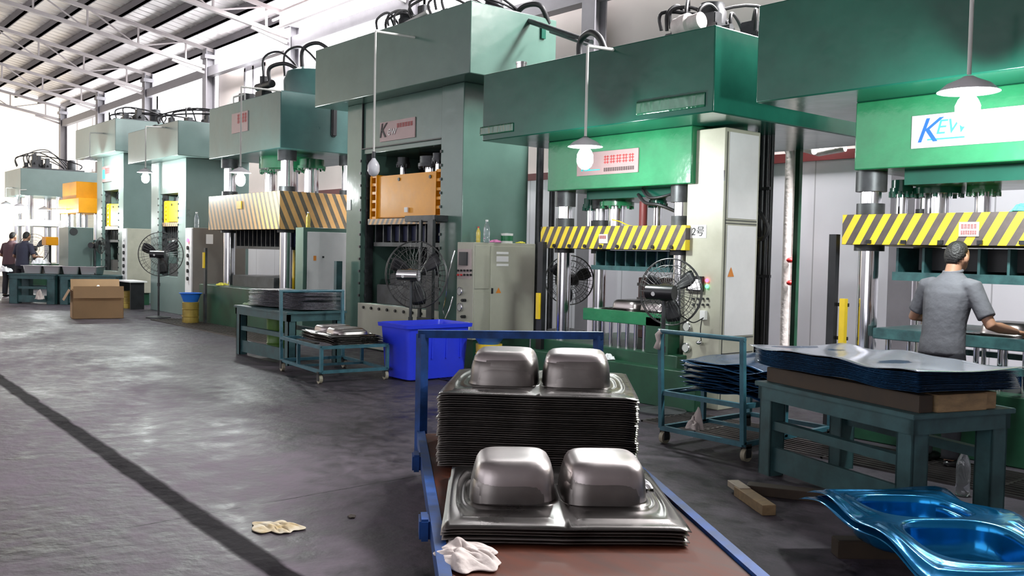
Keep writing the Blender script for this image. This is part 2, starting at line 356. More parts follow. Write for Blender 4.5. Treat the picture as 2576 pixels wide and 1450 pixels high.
# narrow window in the sheeted bay
wn = MB().box(-25.1, -23.9, 10.97, 10.99, 4.4, 6.4).build('window_7', sky); wn['kind'] = 'structure'
MB().box(-25.15, -25.05, 10.93, 10.97, 4.4, 6.5).box(-24.6, -24.5, 10.93, 10.97, 4.4, 6.5).box(-23.95, -23.85, 10.93, 10.97, 4.4, 6.5).box(-25.15, -23.85, 10.93, 10.97, 6.4, 6.6).build('glazing_bars', M['colgrey'], wn)
# far end wall, translucent sheeting lit from outside
endm = mat('translucent_cream_sheeting', (.85, .78, .66), .6, dirt=.1, scale=.5, emis=(1, .9, .74), es=.75)
def wavy_wall():
    b = MB(); y0, y1 = -14, 11; n = 120; V = []; Fs = []
    for i in range(n * 2 + 1):
        y = y0 + (y1 - y0) * i / (n * 2); x = XE + (.05 if i % 4 in (1, 2) else 0)
        V += [(x, y, 0), (x, y, ZR(max(y, -3)) if y > -3 else ZR(-3) - .18 * (-3 - y))]
    Fs = [(2 * i, 2 * i + 1, 2 * i + 3, 2 * i + 2) for i in range(n * 2)]
    return b.add(V, Fs).build('wall_end', endm, smooth=False)
wavy_wall()['kind'] = 'structure'
# behind the camera: low wall, daylight enters above it
MB().box(XE, -7, -13.2, -13, 0, 2.6).build('wall_front', panelw)['kind'] = 'structure'
dullwall = mat('dull_grey_wall_sheet', (.42, .40, .40), .6, dirt=.2, scale=.7)
MB().box(-7, -5.5, -13.2, -13, 0, 13).box(9, 13, -13.2, -13, 0, 13).box(-5.5, 9, -13.2, -13, 8.5, 13).build('wall_front_east', dullwall)['kind'] = 'structure'
MB().box(12.0, 12.2, -13, 11.2, 0, 13).build('wall_right', dullwall)['kind'] = 'structure'
# corrugated roof sheet, ribs running down the slope
roofm = mat('galvanised_roof_sheet', (.86, .82, .82), .3, .2, dirt=.12, scale=1.2)
b = MB(); V = []; x = XE - .2; i = 0
prof = [(0, 0), (.02, .035), (.045, .035), (.065, 0)]
while x < 12.2:
    for dx, dz in prof: V += [(x + dx, YW + .3, ZR(YW + .3) + dz + .12), (x + dx, -3, ZR(-3) + dz + .12), (x + dx, -14, ZR(-3) - .18 * 11 + dz + .12)]
    x += .42
n = len(V) // 3
b.add(V, [f for i in range(n - 1) for f in ((3 * i, 3 * i + 1, 3 * i + 4, 3 * i + 3), (3 * i + 1, 3 * i + 2, 3 * i + 5, 3 * i + 4))])
b.build('ceiling', roofm, smooth=False)['kind'] = 'structure'
# added glowing strip and area lights, unseen, brightening the wall behind the machines
wn = MB().box(-10.5, 3.5, 9.7, 10.7, ZR(10.2) - .02, ZR(10.2)).build('window_8', emit('added_glow_sheet', (1, .99, 1), 4)); wn['kind'] = 'structure'
for (x0_, x1_, y_, e_) in ((-7.6, 1, 10.2, 2400), (-26, -12, 10.2, 1300)):
    ld = bpy.data.lights.new('added_wall_light', 'AREA'); ld.shape = 'RECTANGLE'; ld.size = x1_ - x0_; ld.size_y = .9; ld.energy = e_; ld.color = (1, .98, 1)
    lo = bpy.data.objects.new('added_wall_light', ld); C.objects.link(lo); lo.location = ((x0_ + x1_) / 2, y_, 7.3)
# purlins
ordn = ['first', 'second', 'third', 'fourth', 'fifth', 'sixth', 'seventh', 'eighth', 'ninth', 'tenth', 'eleventh', 'twelfth', 'thirteenth', 'fourteenth', 'fifteenth']
for i in range(12):
    y = YW - .1 - .9 * i
    o = MB().box(XE + .05, 4, y - .04, y + .04, ZR(y) - .12, ZR(y) + .1).box(XE + .05, 4, y - .04, y + .07, ZR(y) - .12, ZR(y) - .09).build('roof_purlin', M['purlin'])
    tag(o, 'dark steel roof purlin, %s one up the slope from the bright eaves' % ordn[i], 'roof purlin', 'roof purlins')
# trusses on the columns
for n_, X in enumerate(colX[1:]):
    nn = len(colX) - 1 - n_
    t = thing('roof_truss', 'pale steel lattice roof truss, %s from the far end wall' % ordn[nn - 1], 'roof truss', (X, 4, 0), 0, 'roof trusses')
    Y0, Y1 = -2.8, YW - .1
    tz = lambda y: ZR(y) - .22
    MB().bar((X, Y0, tz(Y0)), (X, Y1, tz(Y1)), .10, .10).build('top_chord', M['trussm'], t)
    MB().bar((X, Y0, tz(Y0) - .58), (X, Y1 - .3, tz(Y1 - .3) - .55), .12, .10).build('bottom_chord', M['trussm'], t)
    y = Y1 - .9; j = 0
    while y > Y0 + 1.0:
        MB().bar((X, y, tz(y)), (X, y, tz(y) - .57), .045).build('web_post', M['trussm'], t)
        if j % 3 == 0: MB().bar((X, y, tz(y)), (X, y - 1.35, tz(y - 1.35) - .57), .035).build('web_diagonal', M['trussm'], t)
        else: MB().bar((X, y, tz(y) - .57), (X, y - 1.35, tz(y - 1.35)), .035).build('web_diagonal', M['trussm'], t)
        y -= 1.35; j += 1
for n_, X in enumerate(colX):
    nn = len(colX) - n_
    t = thing('steel_column', 'grey steel wall column, %s from the far end wall' % ordn[nn - 1], 'column', (X, 10.7, 0), 0, 'wall columns')
    MB().box(X - .15, X + .15, 10.55, 10.58, 0, 7.3).box(X - .15, X + .15, 10.8, 10.83, 0, 7.3).box(X - .012, X + .012, 10.58, 10.8, 0, 7.3).build('shaft', M['colgrey'], t)
    MB().box(X - .18, X + .18, 10.5, 10.85, 7.0, 7.12).build('cap_plate', M['colgrey'], t)
    MB().bar((X, 10.55, 6.6), (X, 9.6, 6.85), .07).build('bracket', M['trussm'], t)
o = MB().box(colX[-1], colX[3], 10.6, 10.8, 6.48, 6.75).build('wall_beam', M['colgrey']); tag(o, 'long grey steel beam under the bright eaves strip', 'steel beam')
o = MB().box(-16.3, 8, 10.6, 10.85, 5.6, 5.88).build('wall_beam', M['colgrey']); tag(o, 'grey steel beam crossing the off-white sheeted wall upper right', 'steel beam')
o = MB().box(-21.6, -10.9, 10.3, 10.45, 7.0, 7.35).box(-21.6, -10.9, 10.2, 10.3, 6.9, 6.95).box(-21.6, -10.9, 10.1, 10.14, 7.05, 7.1).build('cable_tray', M['trussm']); tag(o, 'pale cable tray hung beneath the eaves above the tall middle press', 'cable tray')

# ------------------------------------------------------------------ hydraulics helpers
def hose(name, pts, r, m, parent, n=10):
    P = [Vector(p) for p in pts]; out = []
    for i in range(len(P) - 1):
        p0 = P[max(i - 1, 0)]; p1 = P[i]; p2 = P[i + 1]; p3 = P[min(i + 2, len(P) - 1)]
        for t in [k / 6 for k in range(6)]:
            out.append(.5 * ((2 * p1) + (p2 - p0) * t + (2 * p0 - 5 * p1 + 4 * p2 - p3) * t * t + (3 * p1 - p0 - 3 * p2 + p3) * t ** 3))
    out.append(P[-1]); return MB().tube(out, r, n).build(name, m, parent)
def power_pack(root, x0, x1, y0, y1, z, seed, tall=.35):
    rnd = random.Random(seed)
    MB().box(x0, x1, y0, y1, z, z + .05).build('manifold_plate', M['iron2'], root)
    nb = max(3, int((x1 - x0) / .35))
    for i in range(nb):
        x = x0 + (i + .5) * (x1 - x0) / nb; y = y0 + rnd.random() * (y1 - y0) * .4 + .05; h = tall * (.45 + .5 * rnd.random()); w = .10 + .05 * rnd.random()
        b = MB().box(x - w, x + w, y, y + .2, z + .04, z + h * .6, .01).box(x - w * .6, x + w * .6, y + .03, y + .15, z + h * .55, z + h, .01)
        b.cyl((x - w - .1, y + .1, z + h * .4), (x + w + .1, y + .1, z + h * .4), .035, n=12)
        b.cyl((x - w - .14, y + .1, z + h * .4), (x - w - .1, y + .1, z + h * .4), .05, n=12)
        b.build('valve_block', M['iron'] if i % 2 else M['iron2'], root)
    xm = (x0 + x1) / 2 + .1; ym = y1 - .15
    MB().lathe([(0.0, 0), (.13, 0), (.14, .02), (.14, .3), (.12, .33), (.12, .38), (.05, .4), (0, .4)], (xm, ym, z + .04)).build('pump_motor', M['iron2'], root)
    for i in range(5):
        a = Vector((x0 + rnd.random() * (x1 - x0), y0 + .1, z + .1 + .1 * rnd.random())); c = Vector((x0 + rnd.random() * (x1 - x0), y1 - .2 * rnd.random(), z + .1))
        mid = (a + c) / 2 + Vector((0, 0, tall * (.5 + .6 * rnd.random())))
        hose('hydraulic_hose', [a, a + Vector((0, 0, tall * .5)), mid, c + Vector((0, 0, .15)), c], .018, M['rubber'], root, 8)

def chrome_column(root, x, y, z0, z1, r, nut_top, slide0, slide1):
    c = MB().cyl((x, y, z0), (x, y, z1), r, n=28).build('guide_column', M['chrome'], root)
    MB().cyl((x, y, nut_top - .17), (x, y, nut_top), r * 1.5, n=20).build('nut', M['iron2'], c)
    MB().cyl((x, y, slide1), (x, y, slide1 + .10), r * 1.35, n=24).cyl((x, y, slide0 - .05), (x, y, slide0), r * 1.45, n=24).build('guide_bush', M['iron2'], c)
    return c
def ram(root, x, y, z0, z1, r, m, flange=True):
    p = MB().cyl((x, y, z0), (x, y, z1), r, n=28).build('ram', M['chrome'], root)
    b = MB().cyl((x, y, z1 - .02), (x, y, z1 + .02 + r * .6), r * 1.75, n=28)
    b.cyl((x, y, z1 - .07), (x, y, z1 - .02), r * 2.0, n=28)
    for k in range(10):
        a = 2 * PI * k / 10; b.cyl((x + r * 1.8 * math.cos(a), y + r * 1.8 * math.sin(a), z1 - .10), (x + r * 1.8 * math.cos(a), y + r * 1.8 * math.sin(a), z1 - .05), .018, n=8)
    b.build('cylinder_flange', m, p); return p
def strokes(root, x0, x1, z0, z1, y, n, m, seed, name='lettering'):
    rnd = random.Random(seed); b = MB(); w = (x1 - x0) / n; t = w * .09
    for i in range(n):
        a = x0 + i * w + w * .1; c = a + w * .8
        for j in range(3):
            zz = z0 + (z1 - z0) * (.15 + .35 * j + .05 * rnd.random()); b.box(a, c, y - .003, y, zz - t / 2, zz + t / 2)
        for j in range(2):
            xx = a + (c - a) * (.25 + .5 * j); b.box(xx - t / 2, xx + t / 2, y - .003, y, z0, z1)
    b.build(name, m, root)
def press_root(X0, X1, Y, label): return thing('hydraulic_press', label, 'hydraulic press', ((X0 + X1) / 2, Y, 0), 0, 'hydraulic presses in the row')

# ------------------------------------------------------------------ press 1 (nearest, right edge)
def bolster(root, x0, x1, y0, y1, ztop, zbase, m, mt, n, beamh=.13):
    MB().box(x0, x1, y0, y1, ztop - beamh, ztop, .006).build('bolster_table', m, root)
    for k in range(n):
        for yy in (y0 + .12, y1 - .15):
            x = x0 + .08 + (x1 - x0 - .16) * k / (n - 1)
            MB().cyl((x, yy, zbase), (x, yy, ztop - beamh), .022, n=10).build('cushion_pin', mt, root)
p1 = press_root(-4.8, -.9, 7.2, 'dark green column press with silver name plate, man in grey standing before it')
MB().box(-4.8, -.9, 6.65, 9.2, 2.81, 3.63).build('crown', M['green_dark'], p1, bevel=.012)
MB().box(-4.19, -1.4, 7.2, 8.7, 2.245, 2.81).build('cylinder_housing', M['green_mid'], p1, bevel=.01)
for x in (-4.15, -1.6):
    for y in (7.42, 8.45): chrome_column(p1, x, y, .45, 2.3, .085, 2.245, 1.62, 1.873)
sl = MB().box(-4.28, -1.35, 7.2, 8.62, 1.62, 1.873).build('slide', M['stripe_near'], p1, bevel=.004)
for k in range(8): MB().box(-4.05 + .3 * k, -4.01 + .3 * k, 7.18, 7.2, 1.63, 1.66).build('clamp_bolt', M['iron'], sl)
q = at(2437, 577, Y=7.19); MB().box(q.x - .075, q.x + .075, 7.19, 7.198, q.z - .055, q.z + .055).build('notice_plate', M['plate'], sl)
strokes(sl, q.x - .06, q.x + .06, q.z + .005, q.z + .04, 7.188, 5, M['redink'], 3)
strokes(sl, q.x - .06, q.x + .06, q.z - .04, q.z - .01, 7.188, 7, M['redink'], 4)
for (px, r, m_) in ((2290, .05, 'green_dark'), (2360, .105, 'green_dark'), (2474, .065, 'green_mid')):
    q = at(px, 500, Y=7.9); ram(p1, q.x, 7.9 if r > .06 else 7.75, 1.87, 2.14, r, M[m_])
MB().box(-3.85, -1.7, 7.4, 8.4, 2.12, 2.25).build('cylinder_block', M['green_dark'], p1)
# upper die frame below the slide
b = MB().box(-3.9, -1.6, 7.35, 8.4, 1.33, 1.40)
for k in range(11): b.box(-3.88 + .22 * k, -3.86 + .22 * k, 7.37, 8.38, 1.40, 1.60)
b.box(-3.9, -1.6, 8.3, 8.4, 1.4, 1.6)
b.build('upper_die_holder', M['teal'], p1)
MB().box(-3.75, -1.7, 7.5, 8.3, 1.42, 1.6).build('upper_die', M['iron'], p1)
bolster(p1, -4.0, -1.5, 7.25, 8.5, .93, .5, M['teal'], M['chrome'], 14, .09)
MB().box(-4.0, -1.5, 7.24, 7.32, .66, .71).box(-4.0, -1.5, 8.4, 8.46, .66, .71).build('bolster_rail', M['teal'], p1)
MB().box(-4.3, -1.2, 7.12, 8.8, 0, .52).build('bed', M['green_base'], p1, bevel=.01)
# name plate
a = at(2297, 293, Y=7.19); b_ = at(2291, 375, Y=7.19)
x0 = (a.x + b_.x) / 2; z1, z0 = a.z, b_.z
pl = MB().box(x0, x0 + 1.15, 7.185, 7.2, z0, z1).build('name_plate', M['plate'], p1)
text_part('K', (z1 - z0) * 1.05, (x0 + .035, 7.183, z0 + .045), (1, 0, 0), (0, 0, 1), M['blueink'], 'lettering', pl, shear=.35)
text_part('EW', (z1 - z0) * .62, (x0 + .19, 7.183, z0 + .10), (1, 0, 0), (0, 0, 1), M['tealink'], 'lettering', pl, shear=.25)
MB().box(x0 + .13, x0 + .42, 7.182, 7.186, z0 + .055, z0 + .068).build('underline', M['tealink'], pl)
MB().cyl((-4.5, 7.3, 3.63), (-4.5, 7.3, 3.75), .06).build('filler_cap', M['chrome'], p1)
power_pack(p1, -3.9, -1.6, 7.6, 8.9, 3.63, 2)
# stripes & guide post at left
t = thing('light_curtain_post', 'black upright post with yellow light curtain left of the nearest press', 'safety post', (-4.38, 7.3, 0))
q = at(2100, 590, Y=7.3)
MB().box(q.x - .035, q.x + .035, 7.27, 7.33, 0, q.z).build('post', M['iron'], t)
q = at(2123, 810, Y=7.3); MB().box(q.x - .025, q.x + .025, 7.26, 7.31, q.z - .2, q.z + .2).build('light_curtain', M['yellow2'], t)
MB().box(q.x - .12, q.x + .03, 7.305, 7.325, q.z - .16, q.z - .13).box(q.x - .12, q.x + .03, 7.305, 7.325, q.z + .13, q.z + .16).build('bracket', M['iron'], t)

# ------------------------------------------------------------------ press 2
p2 = press_root(-8.59, -5.25, 7.2, 'dark green column press with yellow and black striped slide, beige tower cabinet at its right')
MB().box(-8.59, -5.25, 6.65, 9.7, 2.78, 3.55).build('crown', M['green_dark'], p2, bevel=.012)
MB().box(-8.05, -5.93, 7.2, 8.1, 2.21, 2.78).build('cylinder_housing', M['green_mid'], p2, bevel=.01)
for x in (-7.95, -6.2):
    for y in (7.4, 8.0): chrome_column(p2, x, y, .45, 2.3, .08, 2.21, 1.55, 1.80)
sl = MB().box(-8.15, -5.98, 7.2, 8.45, 1.55, 1.80).build('slide', M['stripe_near'], p2, bevel=.004)
for k in range(8): MB().cyl((-7.9 + .25 * k, 7.18, 1.58), (-7.9 + .25 * k, 7.2, 1.58), .02, n=8).build('clamp_bolt', M['iron'], sl)
q = at(1518, 601, Y=7.19); MB().box(q.x - .07, q.x + .06, 7.19, 7.198, q.z - .05, q.z + .05).build('notice_plate', M['plate'], sl)
strokes(sl, q.x - .06, q.x + .04, q.z + .0, q.z + .035, 7.188, 4, M['redink'], 5)
for (px, yy, r, m_) in ((1487, 8.0, .05, 'green_dark'), (1552, 7.8, .10, 'green_mid'), (1655, 7.8, .05, 'green_dark')):
    q = at(px, 520, Y=yy); ram(p2, q.x, yy, 1.80, 2.12, r, M[m_])
MB().box(-7.7, -6.4, 7.5, 8.35, 2.12, 2.22).build('cylinder_block', M['green_dark'], p2)
q = at(1618, 545, Y=7.6); MB().cyl((q.x, 7.6, 1.8), (q.x, 7.6, 2.08), .045).build('accumulator', M['maroon'], p2)
hose('hydraulic_hose', [(-6.9, 7.5, 2.15), (-6.7, 7.4, 2.05), (-6.5, 7.4, 2.02), (-6.35, 7.5, 1.95)], .018, M['rubber'], p2)
hose('hydraulic_hose', [(-6.8, 7.45, 2.2), (-6.6, 7.35, 2.1), (-6.4, 7.4, 2.12), (-6.3, 7.55, 2.2)], .014, M['rubber'], p2)
hose('yellow_cable', [at(1540, 553, Y=7.3), at(1560, 558, Y=7.28), at(1580, 567, Y=7.25), at(1602, 573, Y=7.2) + Vector((0, 0, .01))], .006, M['yellow2'], p2, 6)
b = MB().box(-7.45, -6.3, 7.35, 8.3, 1.32, 1.37)
for k in range(8): b.box(-7.4 + .15 * k, -7.385 + .15 * k, 7.37, 8.28, 1.37, 1.53)
b.build('upper_die_holder', M['teal'], p2)
MB().box(-7.35, -6.1, 7.5, 8.2, 1.38, 1.54).build('upper_die', mat('dark_blue_die_paint', (.012, .045, .09), .45, dirt=.4), p2)
bolster(p2, -7.33, -6.2, 7.12, 8.2, .90, .5, M['green_mid'], M['chrome'], 9)
MB().box(-6.4, -6.1, 7.12, 7.3, .5, .86).build('bed_upright', M['green_base'], p2)
MB().box(-8.2, -5.98, 7.12, 8.7, 0, .5).build('bed', M['green_base'], p2, bevel=.01)
MB().box(-8.2, -5.6, 6.95, 7.12, 0, .38).build('bed_step', M['green_base'], p2, bevel=.008)
a = at(1453, 388, Y=7.19); c_ = at(1607, 372, Y=7.19); d_ = at(1607, 433, Y=7.19)
pl = MB().box(a.x, c_.x, 7.185, 7.2, d_.z, c_.z).build('name_plate', M['plateold'], p2)
strokes(pl, a.x + (c_.x - a.x) * .45, c_.x - .05, d_.z + (c_.z - d_.z) * .45, c_.z - .05, 7.183, 5, M['redink'], 8)
text_part('K', .26, (a.x + .05, 7.183, d_.z + .05), (1, 0, 0), (0, 0, 1), M['tealink'], 'lettering', pl, shear=.3)
MB().box(a.x + .12, a.x + .36, 7.182, 7.186, d_.z + .05, d_.z + .062).build('underline', M['tealink'], pl)
strokes(pl, a.x + .42, c_.x - .05, d_.z + .03, d_.z + .07, 7.183, 14, M['blackink'], 9)
# pipework on the crown top
power_pack(p2, -6.6, -5.5, 7.6, 8.9, 3.55, 5, .42)
power_pack(p2, -6.3, -5.6, 6.95, 7.5, 3.55, 6, .34)
MB().lathe([(0, 0), (.10, 0), (.10, .06), (.11, .07), (.11, .16), (.08, .18), (.08, .3), (.0, .32)], (-5.95, 6.95, 3.68), axis=(1, 0, .1)).build('pump', M['whitepipe'], p2)
hose('oil_pipe', [(-8.3, 8.6, 3.9), (-7.6, 8.0, 3.9), (-7.2, 7.6, 3.78), (-7.15, 7.2, 3.62)], .035, M['iron'], p2)
b = MB().cyl(at(1250, 25, Y=8.0), at(1487, 107, Y=7.6), .035, n=12); b.build('return_pipe', M['iron2'], p2)
b = MB().cyl(at(1385, 80, Y=7.9), at(1495, 118, Y=7.4), .02, n=12); b.build('return_pipe', M['iron2'], p2)
MB().box(-7.7, -7.5, 7.2, 7.4, 3.55, 3.72, .01).build('valve_block', M['iron2'], p2)
hose('hydraulic_hose', [(-7.45, 7.1, 3.6), (-7.45, 7.1, 3.82), (-7.25, 7.05, 3.88), (-7.05, 7.0, 3.78), (-6.95, 7.0, 3.6)], .035, M['rubber'], p2)
hose('hydraulic_hose', [(-7.35, 7.2, 3.62), (-7.0, 7.3, 3.66), (-6.6, 7.2, 3.64), (-6.5, 7.1, 3.58)], .04, M['rubber'], p2)
MB().cyl((-8.15, 6.85, 3.55), (-8.15, 6.85, 3.64), .06).cyl((-8.15, 6.85, 3.64), (-8.15, 6.85, 3.66), .066).build('filler_cap', M['chrome'], p2)

# ------------------------------------------------------------------ frame presses
def frame_press(root, hx0, hx1, hz0, hz1, bx0, bx1, yb, ox0, ox1, oz0, oz1, m, yf=7.2, yh=6.9, sz0=1.9, sz1=2.6, slide_m=None, depth=1.13):
    MB().box(hx0, hx1, yh, yb, hz0, hz1).build('crown', m, root, bevel=.012)
    MB().box(bx0, ox0, yf, yb, 0, hz0).build('side_frame', m, root, bevel=.01)
    MB().box(ox1, bx1, yf, yb, 0, hz0).build('side_frame', m, root, bevel=.01)
    MB().box(ox0, ox1, yf + .03, yb, oz1, hz0).build('front_panel', m, root, bevel=.006)
    MB().box(ox0, ox1, yb - .08, yb, oz0, oz1).build('rear_panel', M['iron'], root)
    MB().box(ox0, ox1, yf + .02, yb, 0, oz0).build('bed', m, root, bevel=.006)
    nb = 12
    for x, s_ in ((ox0, 1), (ox1, -1)):
        bb = MB().box(min(x, x + s_ * .035), max(x, x + s_ * .035), yf + .08, yf + .2, oz0, oz1)
        for i in range(nb):
            z = oz0 + .1 + (oz1 - oz0 - .2) * i / (nb - 1); bb.box(min(x + s_ * .03, x + s_ * .07), max(x + s_ * .03, x + s_ * .07), yf + .06, yf + .10, z - .02, z + .02)
            bb.box(x - s_ * .02 - .018, x - s_ * .02 + .018, yf - .015, yf + .01, z - .018, z + .018)
        bb.build('guide_rail', M['iron2'], root)
    # slide with side pockets
    x0, x1 = ox0 + .14, ox1 - .04; y0 = yf + .1; pw = .17
    b = MB().box(x0 + pw, x1 - pw, y0, yb - .2, sz0, sz1, .01)
    for (a, c) in ((x0, x0 + .03), (x0 + pw - .01, x0 + pw + .01), (x1 - pw - .01, x1 - pw + .01), (x1 - .03, x1)): b.box(a, c, y0 - .03, y0 + .3, sz0 - .08, sz1)
    for k in range(6):
        z = sz0 + (sz1 - sz0) * k / 5
        for (a, c) in ((x0, x0 + pw), (x1 - pw, x1)): b.box(a, c, y0 - .02, y0 + .3, z - .02, z + .02)
    for (a, c) in ((x0, x0 + pw), (x1 - pw, x1)): b.box(a, c, y0 + .15, y0 + .3, sz0, sz1)
    sl = b.build('slide', slide_m or M['yellow'], root)
    MB().box(x0, x1, y0 - .06, yb - .2, sz0 - .10, sz0 - .015).build('hazard_strip', M['stripe_small'], sl)
    for fx in (.4, .82): MB().cyl((x0 + (x1 - x0) * fx, y0 - .012, sz1 - .07), (x0 + (x1 - x0) * fx, y0 + .01, sz1 - .07), .025, n=12).build('lifting_hole', M['iron'], sl)
    xc = (ox0 + ox1) / 2
    ram(root, xc + .1, yf + .5, sz1, oz1 - .15, .1, M['iron2']); ram(root, xc + .42, yf + .4, sz1, oz1 - .1, .05, M['iron2']); ram(root, xc - .5, yf + .4, sz1, oz1 - .1, .05, M['iron2'])
    b = MB().box(x0 + .05, x1 - .02, yf + .12, yb - .25, sz0 - .42, sz0 - .36)
    for k in range(9): b.box(x0 + .06 + (x1 - x0 - .12) * k / 8 - .01, x0 + .06 + (x1 - x0 - .12) * k / 8 + .01, yf + .14, yb - .3, sz0 - .36, sz0 - .1)
    b.build('upper_die_holder', M['iron2'], root)
    MB().box(x0 + .2, x1 - .1, yf + .2, yb - .3, sz0 - .34, sz0 - .12).build('upper_die', mat('blue_black_die', (.015, .02, .06), .5), root)
    MB().box(x0 + .1, x1 - .05, yf + .15, yb - .25, oz0, oz0 + .28, .01).box(x0 + .3, x1 - .3, yf + .25, yb - .35, oz0 + .28, oz0 + .45, .02).build('lower_die', M['iron2'], root)

p3 = press_root(-13.2, -9.19, 7.2, 'tallest grey-green frame press in the middle with orange slide in its window')
frame_press(p3, -13.2, -9.19, 3.685, 4.57, -12.7, -9.7, 8.32, -12.26, -10.2, .69, 2.92, M['green_grey'], sz0=1.96, sz1=2.58)
MB().box(-12.28, -10.18, 7.18, 7.24, .02, .68).build('bed_front_panel', M['cabgreen'], p3, bevel=.006)
bb = MB()
for k in range(9): bb.cyl((-12.1 + .22 * k, 7.16, .62), (-12.1 + .22 * k, 7.18, .62), .022, n=8)
bb.build('panel_bolts', M['iron'], p3)
a = at(957, 305, Y=7.22); c_ = at(1045, 294, Y=7.22); d_ = at(1045, 345, Y=7.22)
pl = MB().box(a.x, c_.x, 7.215, 7.23, d_.z, c_.z).build('name_plate', M['plateold'], p3)
text_part('K', .3, (a.x - .02, 7.21, d_.z + .06), (1, 0, 0), (0, 0, 1), M['blackink'], 'lettering', pl, shear=.25)
text_part('ew', .2, (a.x + .2, 7.21, d_.z + .08), (1, 0, 0), (0, 0, 1), M['plate'], 'lettering', pl, shear=.25)
strokes(pl, a.x + .45, c_.x - .05, d_.z + (c_.z - d_.z) * .6, c_.z - .05, 7.213, 6, M['redink'], 12)
MB().box(-12.26, -10.2, 7.20, 7.232, 2.99, 3.005).box(-12.27, -12.255, 7.2, 7.232, 2.99, 3.685).build('panel_seam', M['iron'], p3)
q = at(877, 516, Y=7.19); MB().box(q.x - .06, q.x + .06, 7.19, 7.2, q.z - .08, q.z + .08).build('paper_notice', M['paper'], p3)
q = at(1022, 528, Y=7.28); MB().box(q.x - .04, q.x + .04, 7.27, 7.28, q.z - .035, q.z + .035).build('notice_sticker', M['paper'], p3)
MB().box(-10.72, -10.0, 6.98, 7.2, 1.88, 1.96, .005).build('gate_track', M['iron2'], p3)
MB().box(-10.12, -10.0, 6.95, 7.0, .55, 1.9).box(-10.35, -10.3, 6.97, 7.0, .55, 1.9).box(-10.35, -10.0, 6.96, 7.0, .55, .6).build('safety_gate', M['iron2'], p3)
MB().box(-12.7, -12.62, 7.0, 7.1, 0, 1.3).build('gate_post', M['teal_dark'], p3)
power_pack(p3, -11.0, -9.6, 7.1, 8.2, 4.57, 21, .4)
power_pack(p3, -12.2, -11.5, 7.2, 7.8, 4.57, 22, .3)
MB().cyl(at(985, 80, Y=6.95), at(1075, 30, Y=7.1), .03, n=10).build('conduit', M['rod'], p3)
hose('hydraulic_hose', [at(1290, 45, Y=8.0), at(1320, 15, Y=8.0), at(1360, 15, Y=8.05), at(1380, 60, Y=8.2)], .035, M['rubber'], p3)
q = at(1365, 82, X=-9.18); MB().box(-9.19, -9.16, q.y - .03, q.y + .04, q.z - .08, q.z + .08).build('junction_box', M['green_dark'], p3)
MB().cyl((-9.55, 8.4, .3), (-9.55, 8.4, 3.2), .05).cyl((-9.4, 8.5, .3), (-9.4, 8.5, 3.2), .04).cyl((-9.25, 8.55, .3), (-9.25, 8.55, 3.2), .03).build('side_pipes', M['iron2'], p3)

p5 = press_root(-22.3, -19.1, 7.2, 'pale green frame press beside the large cage fan, yellow slide lit by a bulb')
frame_press(p5, -22.3, -19.1, 3.34, 4.06, -21.6, -19.45, 8.6, -21.1, -19.9, .8, 2.62, M['green_pale'], sz0=2.0, sz1=2.45, slide_m=M['yellow2'])
power_pack(p5, -21.9, -19.4, 7.2, 8.3, 4.06, 31, .35)
q = at(418, 425, Y=7.2); pl = MB().box(q.x - .45, q.x + .3, 7.19, 7.23, q.z + .3, q.z + .62).build('name_plate', M['plateold'], p5); strokes(pl, q.x - .4, q.x + .2, q.z + .45, q.z + .6, 7.188, 4, M['redink'], 14)
p6 = press_root(-26.7, -23.25, 7.2, 'pale green frame press farthest of those with a window, left of the grey fan')
frame_press(p6, -26.7, -23.25, 3.72, 4.5, -25.8, -23.6, 8.6, -25.35, -24.0, .8, 2.85, M['green_pale'], sz0=1.95, sz1=2.5, slide_m=M['yellow2'])
power_pack(p6, -25.0, -23.5, 7.2, 8.3, 4.5, 32, .35)
q = at(268, 438, Y=7.2); pl = MB().box(q.x - .35, q.x + .35, 7.19, 7.23, q.z - .2, q.z + .2).build('name_plate', M['plateold'], p6); strokes(pl, q.x - .1, q.x + .3, q.z, q.z + .15, 7.188, 4, M['redink'], 15)
MB().box(q.x - .3, q.x - .08, 7.184, 7.19, q.z - .12, q.z + .12).build('logo_block', M['tealink'], pl)

# ------------------------------------------------------------------ press 4 (four column, wide striped slide)
p4 = press_root(-17.7, -14.6, 7.0, 'blue-green four-column press with a wide orange and black striped slide')
MB().box(-17.7, -14.6, 7.0, 9.3, 3.17, 4.14).build('crown', M['green_four'], p4, bevel=.012)
b = MB()
for y in (8.0, 8.9): b.box(-14.62, -14.55, y - .05, y + .05, 3.45, 3.95, .02)
b.build('lifting_slot', M['iron'], p4)
for x in (-17.4, -14.95):
    for y in (7.3, 8.5): chrome_column(p4, x, y, .7, 3.2, .11, 3.17, 1.80, 2.45)
MB().box(-17.7, -14.6, 7.0, 8.9, 1.80, 2.45).build('slide', M['stripe_four'], p4, bevel=.004)
q = at(601, 516, Y=6.99); MB().box(q.x - .1, q.x + .1, 6.985, 7.0, q.z - .07, q.z + .07).build('notice_plate', M['yellow2'], p4)
for (x, y, r) in ((-16.2, 7.9, .18), (-16.9, 7.9, .1), (-15.4, 8.0, .13)): ram(p4, x, y, 2.45, 3.0, r, M['green_mid'])
MB().cyl((-16.2, 7.9, 2.95), (-16.2, 7.9, 3.17), .5, n=32).build('cylinder_flange', M['green_mid'], p4)
b = MB().box(-17.1, -15.0, 7.3, 8.6, 1.45, 1.5)
for k in range(12): b.box(-17.08 + .185 * k, -17.06 + .185 * k, 7.3, 8.6, 1.5, 1.8)
b.build('upper_die_holder', M['iron2'], p4)
MB().box(-16.9, -14.8, 7.4, 8.6, 1.5, 1.79).build('upper_die', mat('navy_die_block', (.01, .015, .05), .5), p4)
